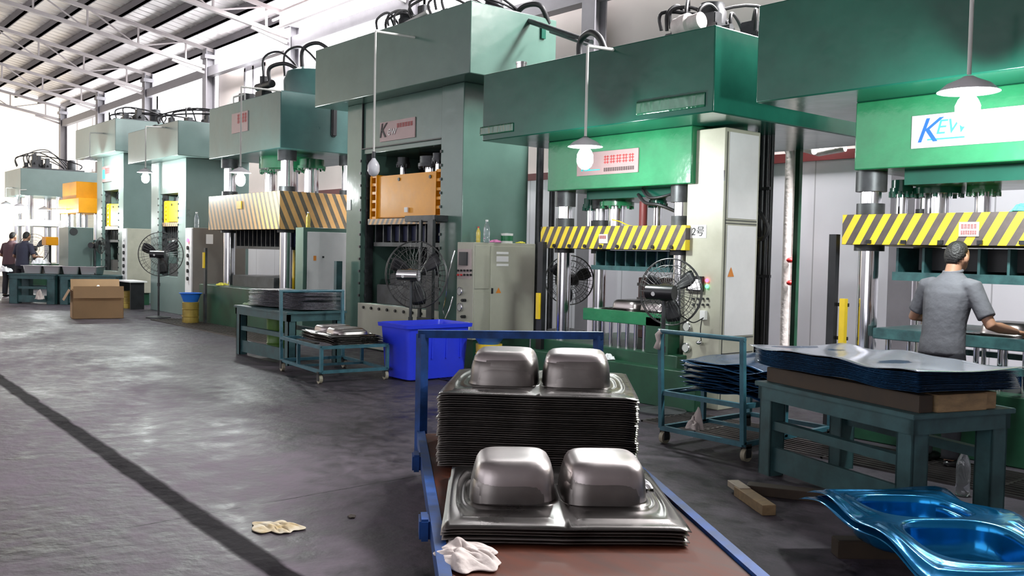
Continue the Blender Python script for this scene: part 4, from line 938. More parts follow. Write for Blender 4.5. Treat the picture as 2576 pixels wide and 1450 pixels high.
# ------------------------------------------------------------------ wheeled frame carts
def frame_cart(loc, rot, L_, W_c, zd, zl, zh, m, label):
    t = thing('frame_cart', label, 'cart', (loc[0], loc[1], 0), rot, 'tubular frame carts')
    h = W_c / 2; r = .035
    b = MB()
    for z in (zd, zl):
        b.bar((0, -h, z), (L_, -h, z), r).bar((0, h, z), (L_, h, z), r).bar((0, -h, z), (0, h, z), r).bar((L_, -h, z), (L_, h, z), r)
    b.bar((L_ / 2, -h, zl), (L_ / 2, h, zl), r * .8)
    b.build('frame', m, t, local=True)
    for (x, y) in ((L_, -h), (L_, h), (L_ * .45, -h), (L_ * .45, h)): MB().bar((x, y, zl), (x, y, zd), r).build('upright', m, t, local=True)
    MB().bar((.0, -h, zl), (-.04, -h, zh), r).bar((.0, h, zl), (-.04, h, zh), r).cyl((-.04, -h - .02, zh), (-.04, h + .02, zh), .018, n=12).build('handle', m, t, local=True)
    for (x, y) in ((.04, -h), (.04, h), (L_ - .04, -h), (L_ - .04, h)):
        w_ = MB().cyl((x, y - .018, .05), (x, y + .018, .05), .05, n=20).build('wheel', M['cream'], t, local=True)
        MB().box(x - .03, x + .03, y - .026, y - .020, .03, zl).box(x - .03, x + .03, y + .020, y + .026, .03, zl).box(x - .03, x + .03, y - .026, y + .026, zl - .03, zl - .015).build('fork', M['iron2'], w_, local=True)
    return t
c1 = frame_cart((-10.34, 5.42), math.radians(-6), 1.26, .80, .40, .13, .96, M['cartteal'], 'blue-green tubular cart beside the royal blue bin')
c3 = frame_cart((-4.45, 5.6), math.radians(90), 1.15, .78, .41, .13, .90, M['cartteal'], 'blue-green tubular cart loaded with blue filmed sheets')
# sheets on cart 1: shallow double-bowl blanks
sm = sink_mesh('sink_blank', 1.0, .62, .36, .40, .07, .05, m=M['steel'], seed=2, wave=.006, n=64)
for k in range(6):
    o = sm if k == 0 else sm.copy()
    if k: C.objects.link(o)
    o.location = (-9.62 + .012 * math.sin(k * 2.1), 5.40 + .01 * math.cos(k * 3.3), .43 + .017 * k); o.rotation_euler = (0, 0, math.radians(-6 + 50 * 0 + 2 * math.sin(k)))
    if k: 
        pass
    tag(o, 'shallow sink blank topping the pile on the cart beside the blue bin' if k == 5 else 'shallow sink blank inside the pile on the cart beside the blue bin', 'sink blank', 'shallow blanks on the small cart')
# wavy blue sheets
def wavy(name, w, d, m, seed, amp=.02, th=.0025, nx=24, ny=20):
    V = []; 
    for i in range(nx + 1):
        for j in range(ny + 1):
            x = -w / 2 + w * i / nx; y = -d / 2 + d * j / ny
            V.append((x, y, amp * (math.sin(x * 7 + seed) * .5 + math.sin(y * 6 + 2 * seed) * .35 + .35 * math.sin(x * 13 + y * 5 + seed)) * (.4 + .6 * max(abs(x) / w * 2, abs(y) / d * 2))))
    n = ny + 1
    o = MB().add(V, [(i * n + j, i * n + j + 1, (i + 1) * n + j + 1, (i + 1) * n + j) for i in range(nx) for j in range(ny)]).build(name, m, local=True, ang=180)
    o.modifiers.new('s', 'SOLIDIFY').thickness = th; return o
ws = [wavy('blue_sheet', .80, 1.0, M['bluefilm'], s_, .035) for s_ in (1, 2.3, 4.1)]
for k in range(16):
    o = ws[k % 3] if k < 3 else ws[k % 3].copy()
    if k >= 3: C.objects.link(o)
    o.location = (-4.38 + rnd.uniform(-.045, .03), 6.25 + rnd.uniform(-.03, .03), .455 + .0145 * k); o.rotation_euler = (0, 0, rnd.uniform(-.06, .06))
    tag(o, 'blue filmed sheet topping the ragged pile on the tubular cart' if k == 15 else 'blue filmed sheet within the ragged pile on the tubular cart', 'metal sheet', 'blue sheets on the tubular cart')
o = cloth(0, 0, 0, .09, M['rag'], 'dirty rag hanging on the lower frame of the blue sheet cart', 'rag', 11, Vector((-4.6, 5.72, 0)), h=1.5); o.location.z = .145

# ------------------------------------------------------------------ blue bin
t = thing('plastic_bin', 'large royal blue plastic bin between the tubular cart and grey cabinet', 'bin', (-9.0, 6.2, 0))
def rrect(cx, cy, hx, hy, r, z, n=6):
    out = []
    for (sx, sy, a0) in ((1, 1, 0), (-1, 1, PI / 2), (-1, -1, PI), (1, -1, 1.5 * PI)):
        for k in range(n + 1):
            a = a0 + PI / 2 * k / n; out.append(Vector((cx + sx * (hx - r) + r * math.cos(a), cy + sy * (hy - r) + r * math.sin(a), z)))
    return out
bx, by = -9.02, 6.19
b = MB(); rg = [rrect(bx, by, .25, .37, .05, .005), rrect(bx, by, .27, .40, .06, .02), rrect(bx, by, .30, .44, .06, .60), rrect(bx, by, .33, .475, .07, .605), rrect(bx, by, .335, .48, .07, .645), rrect(bx, by, .305, .45, .06, .65), rrect(bx, by, .295, .435, .06, .60), rrect(bx, by, .26, .39, .05, .03)]
b.loft(rg); b.build('tub', M['blueplas'], t)
b = MB()
for k in range(4): 
    yy = by - .3 + .2 * k; b.box(bx + .27, bx + .30, yy - .01, yy + .01, .25, .6)
b.build('rib', M['blueplas'], t)

# ------------------------------------------------------------------ work tables
def work_table(loc, rot, L_, D_, H, label, m, leg=.11, shelf=True):
    t = thing('work_table', label, 'work table', (loc[0], loc[1], 0), rot, 'steel work tables')
    MB().box(0, L_, 0, D_, H - .03, H, .004).build('table_top', m, t, local=True)
    MB().box(.02, L_ - .02, .02, .06, H - .12, H - .03).box(.02, L_ - .02, D_ - .06, D_ - .02, H - .12, H - .03).box(.02, .06, .02, D_ - .02, H - .12, H - .03).box(L_ - .06, L_ - .02, .02, D_ - .02, H - .12, H - .03).build('apron', m, t, local=True)
    for (x, y) in ((.03, .03), (L_ - leg - .03, .03), (.03, D_ - leg - .03), (L_ - leg - .03, D_ - leg - .03)):
        MB().box(x, x + leg, y, y + .012, 0, H - .03).box(x, x + .012, y, y + leg, 0, H - .03).box(x + leg - .012, x + leg, y, y + leg, 0, H - .03).box(x, x + leg, y + leg - .012, y + leg, 0, H - .03).build('leg', m, t, local=True)
    if shelf: MB().box(.05, L_ - .05, .05, .11, H * .5, H * .5 + .06).box(.05, L_ - .05, D_ - .11, D_ - .05, H * .5, H * .5 + .06).box(.05, L_ - .05, .06, .09, .04, .2).build('rail', m, t, local=True)
    return t
nr = at(2300, 1045, Z=.64); lf = at(1898, 958, Z=.64); rt = frame_at(lf, nr); Lt = (nr - lf).length
tb = work_table((lf.x, lf.y), rt, Lt, .80, .64, 'dark teal steel table carrying the near stack of filmed sheets', M['teal_dark'], .12)
Tm = Matrix.Translation((lf.x, lf.y, 0)) @ Matrix.Rotation(rt, 4, 'Z')
for k, y in enumerate((.12, .62)):
    p = Tm @ Vector((Lt / 2, y, .64)); o = MB().box(-Lt / 2 + .04, Lt / 2 - .03, -.05, .05, .001, .10, .004).build('timber_beam', M['wood'] if k else M['wood_dark'], local=True)
    o.location = p; o.rotation_euler = (0, 0, rt); tag(o, ('pale' if k else 'dark') + ' timber beam under the sheet stack, %s edge of the teal table' % ('back' if k else 'front'), 'timber')
o = MB().box(-.05, .05, -.33, .33, .001, .10, .004).build('timber_block', M['wood'], local=True); o.location = Tm @ Vector((Lt - .06, .38, .64)); o.rotation_euler = (0, 0, rt); 
o.scale = (1, .58, 1); tag(o, 'pale timber block showing at the right end of the sheet stack', 'timber')
s1 = wavy('filmed_sheet', Lt + .02, .80, M['bluefilm'], 1.2, .012); s2 = wavy('filmed_sheet', Lt + .1, .84, M['silverfilm'], 2.0, .018)
for k in range(14):
    o = s2 if k == 13 else (s1 if k == 0 else s1.copy())
    if 0 < k < 13: C.objects.link(o)
    p = Tm @ Vector((Lt / 2 + rnd.uniform(-.008, .008), .40 + rnd.uniform(-.008, .008), .765 + .0085 * k)); o.location = p; o.rotation_euler = (0, 0, rt + rnd.uniform(-.006, .006))
    tag(o, 'pale shiny filmed sheet curling on top of the stack on the teal table' if k == 13 else 'blue-edged filmed sheet inside the stack on the near teal table', 'metal sheet', 'filmed sheets on the near table')
# blanks lying on the floor under the table
t2 = work_table((-12.35, 5.25), 0, 1.65, .85, .68, 'dark steel table with grey sheet bundle beside the small cart', M['teal_dark'], .11)
gs = wavy('grey_sheet', 1.35, .6, mat('dull_grey_sheet', (.33, .34, .38), .35, .6, dirt=.3, scale=12), 1.7, .01, .003)
for k in range(14):
    o = gs if k == 0 else gs.copy()
    if k: C.objects.link(o)
    o.location = (-11.45 + rnd.uniform(-.015, .015), 5.72 + rnd.uniform(-.01, .01), .70 + .0165 * k); o.rotation_euler = (0, 0, rnd.uniform(-.02, .02) + .1)
    tag(o, 'grey sheet topping the bundle on the dark steel table' if k == 13 else 'grey sheet within the bundle on the dark steel table', 'metal sheet', 'grey sheets on the dark table')
t = thing('drum', 'lime green drum under the dark steel table', 'drum', (-12.0, 5.75, 0))
MB().lathe([(0, 0), (.15, 0), (.155, .02), (.15, .15), (.158, .16), (.15, .17), (.15, .33), (.158, .34), (.15, .35), (.155, .5), (0, .5)], (0, 0, 0)).build('body', M['drumgreen'], t, local=True)
tag(cloth(0, 0, .68, .14, mat('pale_green_rag', (.3, .42, .25), .8), 'pale green rag at the left end of the dark steel table', 'rag', 6, Vector((-12.2, 5.45, 0))), cat='cloth')

# far tables with finished sinks
def far_table(px0, px1, label):
    a = at(px0, 691, D=22.3); c = at(px1, 691, D=22.3); a.z = c.z = 0
    return work_table((a.x, a.y), frame_at(a, c), (c - a).length, .8, .72, label, M['teal_dark'], .2), a, c
ta, a1, c1_ = far_table(18, 140, 'far dark table at the left edge holding steel sinks')
tb2, a2, c2_ = far_table(146, 296, 'far dark table behind the cardboard box holding steel sinks')
def steel_sink(px, w, label):
    q = at(px, 680, D=22.7); t = thing('steel_sink', label, 'sink', (q.x, q.y, .73), frame_at(a1, c1_), 'finished sinks on the far tables')
    b = MB(); 
    b.loft([rrect(0, 0, w / 2 - .03, .2, .04, 0), rrect(0, 0, w / 2, .22, .04, .18), rrect(0, 0, w / 2 + .04, .26, .04, .185), rrect(0, 0, w / 2 + .04, .26, .04, .195), rrect(0, 0, w / 2 - .01, .21, .04, .19), rrect(0, 0, w / 2 - .04, .19, .04, .02)])
    b.build('bowl', M['steel_bright'], t, local=True); return t
steel_sink(92, .46, 'stainless sink leftmost on the far tables'); steel_sink(140, .42, 'stainless sink second from left on the far tables')
steel_sink(187, .42, 'stainless sink third from left on the far tables'); steel_sink(232, .44, 'stainless sink rightmost on the far tables')
q = at(103, 662, D=23.0); o = cloth(0, 0, 0, .28, M['bags'], 'white plastic wrapping heaped above the far steel sinks', 'plastic_wrap', 4, Vector((q.x, q.y, 0)), h=.7); o.location.z = .95
q = at(12, 676, D=22.5); o = cloth(0, 0, 0, .3, M['bags'], 'white plastic wrapping at the left picture edge', 'plastic_wrap', 9, Vector((q.x, q.y, 0)), h=.7); o.location.z = .75
q = at(100, 740, D=22.2); o = cloth(0, 0, 0, .16, M['rag'], 'pale cloth hanging below the far left table', 'rag', 14, Vector((q.x, q.y, 0)), h=1.5); o.location.z = .12
# yellow box on a post
q = at(126, 607, D=24.5); t = thing('pedestal_box', 'small yellow box on a thin post beyond the far sinks', 'control box', (q.x, q.y, 0))
MB().box(q.x - .22, q.x + .22, q.y - .15, q.y + .15, q.z - .11, q.z + .11, .01).build('box', M['yellow'], t); MB().cyl((q.x, q.y, 0), (q.x, q.y, q.z - .1), .03).build('post', M['iron'], t)
# low bench right of far tables
q = at(330, 706, D=21.5); t = thing('bench', 'low pale-topped bench beyond the cardboard box', 'bench', (q.x, q.y, 0))
MB().box(q.x - .5, q.x + .5, q.y - .2, q.y + .2, q.z - .03, q.z).build('seat', M['cabgrey'], t)
for sx in (-.42, .42): MB().box(q.x + sx - .03, q.x + sx + .03, q.y - .15, q.y + .15, 0, q.z - .03).build('leg', M['iron'], t)

# ------------------------------------------------------------------ cardboard box
q0 = at(182, 803, Z=0); q1 = at(311, 801, Z=0); an = frame_at(q0, q1); Lb = (q1 - q0).length
t = thing('cardboard_box', 'open brown cardboard box standing on the aisle floor', 'box', (q0.x, q0.y, 0), an)
Hb = .56; Db = .6; th = .008
MB().box(0, Lb, 0, th, 0, Hb).box(0, Lb, Db - th, Db, 0, Hb).box(0, th, 0, Db, 0, Hb).box(Lb - th, Lb, 0, Db, 0, Hb).box(0, Lb, 0, Db, 0, th).build('carton_body', M['carton'], t, local=True)
MB().obox((Lb / 2 + .0, -.10, Hb - .03 + .0), (Lb * .98, .006, .24), Matrix.Rotation(math.radians(-14), 3, 'X')).build('front_flap', M['carton'], t, local=True)
MB().obox((-.09, Db / 2, Hb - .1), (.006, Db * .9, .24), Matrix.Rotation(math.radians(28), 3, 'Y')).build('side_flap', M['carton'], t, local=True)
MB().obox((Lb / 2, Db + .06, Hb + .09), (Lb * .98, .006, .24), Matrix.Rotation(math.radians(-25), 3, 'X')).build('rear_flap', M['carton'], t, local=True)
o = cloth(0, 0, 0, .22, M['bags'], 'white and teal packing inside the cardboard box', 'packing', 7, Vector(at(215, 712, D=19)[:2] + (0,)) if False else Vector((q0.x + .45 * math.cos(an) - .3 * math.sin(an), q0.y + .45 * math.sin(an) + .3 * math.cos(an), 0)), h=.5); o.location.z = .55

# drums with blue basin
q = at(480, 796, Y=6.6, ); q = at(480, 700, Y=6.62)
t = thing('drum', 'ochre steel drum carrying a blue basin', 'drum', (q.x, 6.62, 0))
MB().lathe([(0, 0), (.15, 0), (.155, .02), (.15, .12), (.16, .13), (.15, .14), (.15, .26), (.16, .27), (.15, .28), (.155, .4), (.14, .41), (0, .41)], (0, 0, 0)).build('body', M['drum'], t, local=True)
t = thing('basin', 'blue plastic basin resting on the ochre drum', 'basin', (q.x, 6.62, .41))
MB().lathe([(0, 0), (.13, 0), (.19, .15), (.215, .16), (.215, .172), (.185, .17), (.13, .03), (0, .03)], (0, 0, 0)).build('bowl', M['bluebasin'], t, local=True)
q = at(322, 700, Y=6.9); t = thing('drum', 'ochre steel drum under the pale-topped bench', 'drum', (q.x, 6.9, 0))
MB().lathe([(0, 0), (.15, 0), (.155, .02), (.15, .12), (.16, .13), (.15, .14), (.15, .26), (.16, .27), (.15, .28), (.155, .4), (0, .4)], (0, 0, 0)).build('body', M['drum'], t, local=True)
q = at(2562, 985, Z=.52); t = thing('basin', 'blue basin on the green bed of the nearest press', 'basin', (q.x + .08, q.y + .16, .52))
MB().lathe([(0, 0), (.11, 0), (.17, .13), (.19, .14), (.19, .15), (.165, .148), (.11, .03), (0, .03)], (0, 0, 0)).build('bowl', M['bluebasin'], t, local=True)
q = at(1335, 880, Z=.35); t = thing('drum', 'yellow-topped drum behind the foreground cart handle', 'drum', (-8.45, 6.7, 0))
MB().lathe([(0, 0), (.15, 0), (.155, .02), (.15, .12), (.16, .13), (.15, .14), (.15, .3), (.16, .31), (.15, .32), (.155, .42), (0, .42)], (0, 0, 0)).build('body', M['yellow2'], t, local=True)
t = thing('basin', 'teal basin on the yellow-topped drum', 'basin', (-8.45, 6.7, .42))
MB().lathe([(0, 0), (.12, 0), (.19, .1), (.21, .11), (.21, .12), (.18, .118), (.12, .03), (0, .03)], (0, 0, 0)).build('bowl', M['bluebasin'], t, local=True)

# pressed sinks lying on press bolsters
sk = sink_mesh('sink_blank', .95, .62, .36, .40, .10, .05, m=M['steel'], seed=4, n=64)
sk.location = (-6.72, 7.5, .905); tag(sk, 'shiny pressed double bowl on the green bolster of the press by the tower cabinet', 'sink blank')
o = sk.copy(); C.objects.link(o); o.location = (-2.85, 7.62, .935); tag(o, 'shiny pressed double bowl on the teal bolster right of the man', 'sink blank')

# ------------------------------------------------------------------ fans
def fan(loc, rz, z, R, label, pole=True, base_z=0, motor=M['black'], cagem=None):
    t = thing('cage_fan', label, 'fan', (loc[0], loc[1], base_z), rz, 'industrial cage fans'); cagem = cagem or M['wire']
    h = z - base_z
    b = MB()
    for (rr, yy) in ((R, 0), (R, -.03), (R * .8, -.07), (R * .55, -.09), (R * .3, -.10), (R * .8, .05), (R * .45, .08)):
        b.tube([(rr * math.cos(2 * PI * k / 40), yy, h + rr * math.sin(2 * PI * k / 40)) for k in range(40)], .006 if rr == R else .0035, 5, closed=True)
    for k in range(36):
        a = 2 * PI * k / 36; c, s_ = math.cos(a), math.sin(a)
        b.tube([(R * .12 * c, -.10, h + R * .12 * s_), (R * .6 * c, -.09, h + R * .6 * s_), (R * c, -.015, h + R * s_)], .0022, 4)
        b.tube([(R * .2 * c, .09, h + R * .2 * s_), (R * .6 * c, .07, h + R * .6 * s_), (R * c, 0, h + R * s_)], .0022, 4)
    b.build('cage', cagem, t, local=True)
    bl = MB()
    for k in range(3):
        a0 = 2 * PI * k / 3 + .4; V = []
        for i in range(7):
            r = R * (.12 + .78 * i / 6); wdt = .34 * math.sin(PI * (.2 + .62 * i / 6)); 
            for j in range(5):
                a = a0 + (j / 4 - .5) * wdt * 2.2; V.append((r * math.cos(a), -.03 + .05 * (j / 4 - .5), h + r * math.sin(a)))
        bl.add(V, [(i * 5 + j, i * 5 + j + 1, (i + 1) * 5 + j + 1, (i + 1) * 5 + j) for i in range(6) for j in range(4)])
    o = bl.build('blades', M['iron'], t, local=True, ang=180); o.modifiers.new('s', 'SOLIDIFY').thickness = .003
    MB().lathe([(0, 0), (.06, 0), (.085, .02), (.09, .05), (.07, .13), (.05, .16), (0, .16)], (0, .06, h), 24, axis=(0, 1, 0)).build('motor', motor, t, local=True)
    MB().cyl((-.13, .17, h), (.15, .17, h), .072, n=20).build('motor_housing', motor, t, local=True)
    MB().lathe([(0, 0), (.02, 0), (.02, .004), (0, .004)], (.06, .236, h - .015), 20, axis=(0, 1, -.2)).build('badge', M['cabgrey'], t, local=True)
    if pole:
        MB().cyl((0, .12, .02), (0, .12, h - .05), .02, n=14).cyl((0, .12, h * .5), (0, .12, h * .55), .03, n=14).build('pole', M['iron2'], t, local=True)
        MB().lathe([(0, 0), (.24, 0), (.24, .02), (.05, .045), (0, .05)], (0, .12, 0), 32).build('base', M['iron2'], t, local=True)
    return t
q = at(1685, 735, Y=6.85); fan((q.x, 6.85), math.radians(-165), q.z, .32, 'black cage fan with badge standing before the beige tower cabinet')
q = at(1432, 705, Y=8.0); fan((q.x, 8.0), math.radians(60), q.z, .31, 'black fan seen edge-on behind the chrome column of the striped press', base_z=.5)
q = at(1045, 692, Y=6.6); fan((q.x, 6.6), math.radians(-150), q.z, .43, 'large dark cage fan before the window of the tallest press', motor=M['chrome'])
q = at(404, 640, Y=6.6); fan((q.x, 6.6), math.radians(-125), q.z, .45, 'large grey cage fan before the pale far presses')
q = at(252, 618, D=22.5); fan((q.x, q.y), math.radians(140), q.z, .2, 'small fan on a white stand beyond the far tables')
q = at(85, 625, D=26); fan((q.x, q.y), math.radians(-120), q.z, .4, 'cage fan behind the far worker in navy')

# crate behind the bolster, rag on the cart handle, scraps of film
a = at(1606, 698, Y=8.3); c = at(1676, 790, Y=8.3)
t = thing('crate', 'brown corrugated crate behind the pressed sink on the green bolster', 'crate', ((a.x + c.x) / 2, 8.3, .5))
MB().box(a.x, c.x, 8.3, 8.6, .5, a.z).build('body', mat('maroon_brown_board', (.16, .09, .08), .7, scale=6), t, bevel=.01)
b = MB()
for k in range(4): z_ = .6 + (a.z - .7) * k / 3; b.box(a.x - .005, c.x + .005, 8.285, 8.3, z_, z_ + .035)
b.build('slat', M['cabbrown'], t)
pt = [Vector((-4.84, 5.56, .915)), Vector((-4.855, 5.55, .87)), Vector((-4.845, 5.55, .82)), Vector((-4.86, 5.545, .76))]
o = MB().tube([pt[0], pt[0].lerp(pt[1], .5) + Vector((.01, 0, .0)), pt[1], pt[2], pt[3]], [.012, .022, .028, .022, .03], 12).build('rag', M['rag'], ang=180); tag(o, 'dirty pink rag tied on the left end of the sheet cart handle', 'cloth')
q = at(1508, 885, Y=6.9); o = cloth(0, 0, .38, .10, M['bags'], 'white plastic scrap on the green step behind the cart handle', 'plastic_film', 5, Vector((q.x, 7.02, 0)), h=.8)

# ------------------------------------------------------------------ foreground blue pressed sheets
L0 = at(2035, 1222, Z=.3); Bt = at(2345, 1448, Z=.3); ld = (Bt - L0); an = math.atan2(ld.y, ld.x)
Ls = ld.length; cn = (L0 + Bt) / 2 + Vector((-ld.y, ld.x, 0)).normalized() * .36
bs = sink_mesh('blue_sink_blank', Ls, .74, .47, .46, .17, .06, wave=.028, m=M['bluesheet'], flip=-1, seed=2.2, n=96, nexp=3.2)
bs.location = (cn.x, cn.y, .31); bs.rotation_euler = (0, 0, an); tag(bs, 'glossy blue filmed double-bowl blank lying lower right', 'sink blank', 'blue blanks lower right')
o = bs.copy(); C.objects.link(o); o.location = (cn.x - .03, cn.y + .02, .27); o.rotation_euler = (0, 0, an + .05); tag(o, 'blue filmed blank just beneath the glossy top one lower right', 'sink blank', 'blue blanks lower right')
for k, sx in enumerate((-.45, .45)):
    o = MB().box(-.05, .05, -.3, .3, 0, .09, .004).build('timber_block', M['wood_dark'], local=True); o.location = (cn.x + math.cos(an) * sx, cn.y + math.sin(an) * sx, 0); o.rotation_euler = (0, 0, an)
    tag(o, 'dark timber bearer beneath the %s end of the blue blanks' % ('far' if k == 0 else 'near'), 'timber')
# timber offcuts on floor
p, q = at(1862, 1240, Z=.02), at(1935, 1290, Z=.02)
o = MB().bar(p + Vector((0, 0, .012)), q + Vector((0, 0, .012)), .085, .062).build('timber_offcut', M['wood'], bevel=.004); tag(o, 'short pale timber offcut on the floor before the teal table', 'timber')
o = MB().bar(p + (q - p) * -.28 + Vector((0, 0, .03)), p + (q - p) * .18 + Vector((0, 0, .03)), .075, .04).build('timber_offcut', mat('split_white_timber', (.5, .42, .32), .7, scale=12), bevel=.004); tag(o, 'split whitish end piece lying on the pale timber offcut', 'timber')
p, q = at(1880, 1228, Z=.03), at(2080, 1250, Z=.03)
o = MB().bar(p, q, .11, .06).build('timber_offcut', M['wood_dark'], bevel=.004); tag(o, 'long dark timber lying behind the pale offcut', 'timber')
q = at(2421, 1246, Z=0); bottle(0, q.y, .31, M['pet'], 'clear water bottle standing on the floor beside the teal table', 0, M['white'], X=q.x)
# litter
q = at(695, 1330, Z=0); o = cloth(0, 0, 0, .17, M['litter'], 'torn stained paper scrap on the aisle floor', 'paper_scrap', 12, Vector((q.x, q.y, 0)), h=.12); o['category'] = 'paper scrap'
q = at(885, 1302, Z=0); o = cloth(0, 0, 0, .035, M['wood_dark'], 'tiny brown scrap on the aisle floor', 'floor_scrap', 3, Vector((q.x, q.y, 0)), h=.15); o['category'] = 'scrap'
# floor gratings along the presses
for gi, (x0, x1, lb) in enumerate(((-5.6, -4.45, 'beneath the blue sheet cart'), (-4.4, -1.5, 'under the teal table and the man'), (-9.2, -6.9, 'behind the foreground cart handle'), (-18.6, -13.0, 'before the wide orange striped slide'))):
    b = MB()
    for k in range(12): b.box(x0, x1, 6.2 + .065 * k, 6.215 + .065 * k, .0, .018)
    for k in range(int((x1 - x0) / .6) + 2):
        xx = min(x0 + .6 * k, x1 - .02); b.box(xx, xx + .02, 6.2, 6.93, .0, .014)
    o = b.build('floor_grating', M['steel_dark']); tag(o, 'steel bar floor grating ' + lb, 'floor grating', 'floor gratings')
q = at(508, 800, Z=0); o = MB().box(-.5, .5, -.25, .25, 0, .01).build('cardboard_mat', M['carton'], local=True); o.location = (q.x, q.y, .02); tag(o, 'flat cardboard piece on the floor beside the ochre drum', 'cardboard')
q = at(595, 708, Y=7.0); tag(cloth(0, 0, .745, .16, M['yelcloth'], 'bright yellow cloth on the green bed of the four-column press', 'cloth', 4, Vector((-17.0, 7.0, 0))), cat='cloth')
q = at(2565, 530, Y=7.3); o = cloth(0, 0, 1.875, .14, M['cyancloth'], 'cyan cloth on the striped slide at the right edge', 'cloth', 4, Vector((q.x, 7.4, 0)), h=.6)
# yellow light curtain left of striped press
q = at(1361, 770, Y=7.1); t = thing('light_curtain_post', 'dark post with yellow light curtain right of the olive-grey cabinet', 'safety post', (q.x, 7.1, 0))
MB().box(q.x - .045, q.x + .045, 7.07, 7.13, 0, 1.62).build('post', M['iron'], t); MB().box(q.x - .025, q.x + .025, 7.04, 7.07, q.z - .15, q.z + .15).build('light_curtain', M['yellow2'], t)
q = at(517, 655, Y=6.8); t = thing('light_curtain_post', 'thin post with yellow light curtain left of the wide orange slide', 'safety post', (q.x, 6.8, 0))
MB().box(q.x - .04, q.x + .04, 6.78, 6.82, 0, 1.45).build('post', M['iron2'], t); MB().box(q.x - .03, q.x + .03, 6.75, 6.78, q.z - .15, q.z + .15).build('light_curtain', M['yellow2'], t)
q = at(742, 650, Y=7.6); t = thing('light_curtain_post', 'bright yellow guard bar between striped slide and light grey cabinet', 'safety post', (q.x, 7.6, 0))
MB().box(q.x - .08, q.x + .08, 7.55, 7.6, 0, 1.5).build('post', M['yellow2'], t)

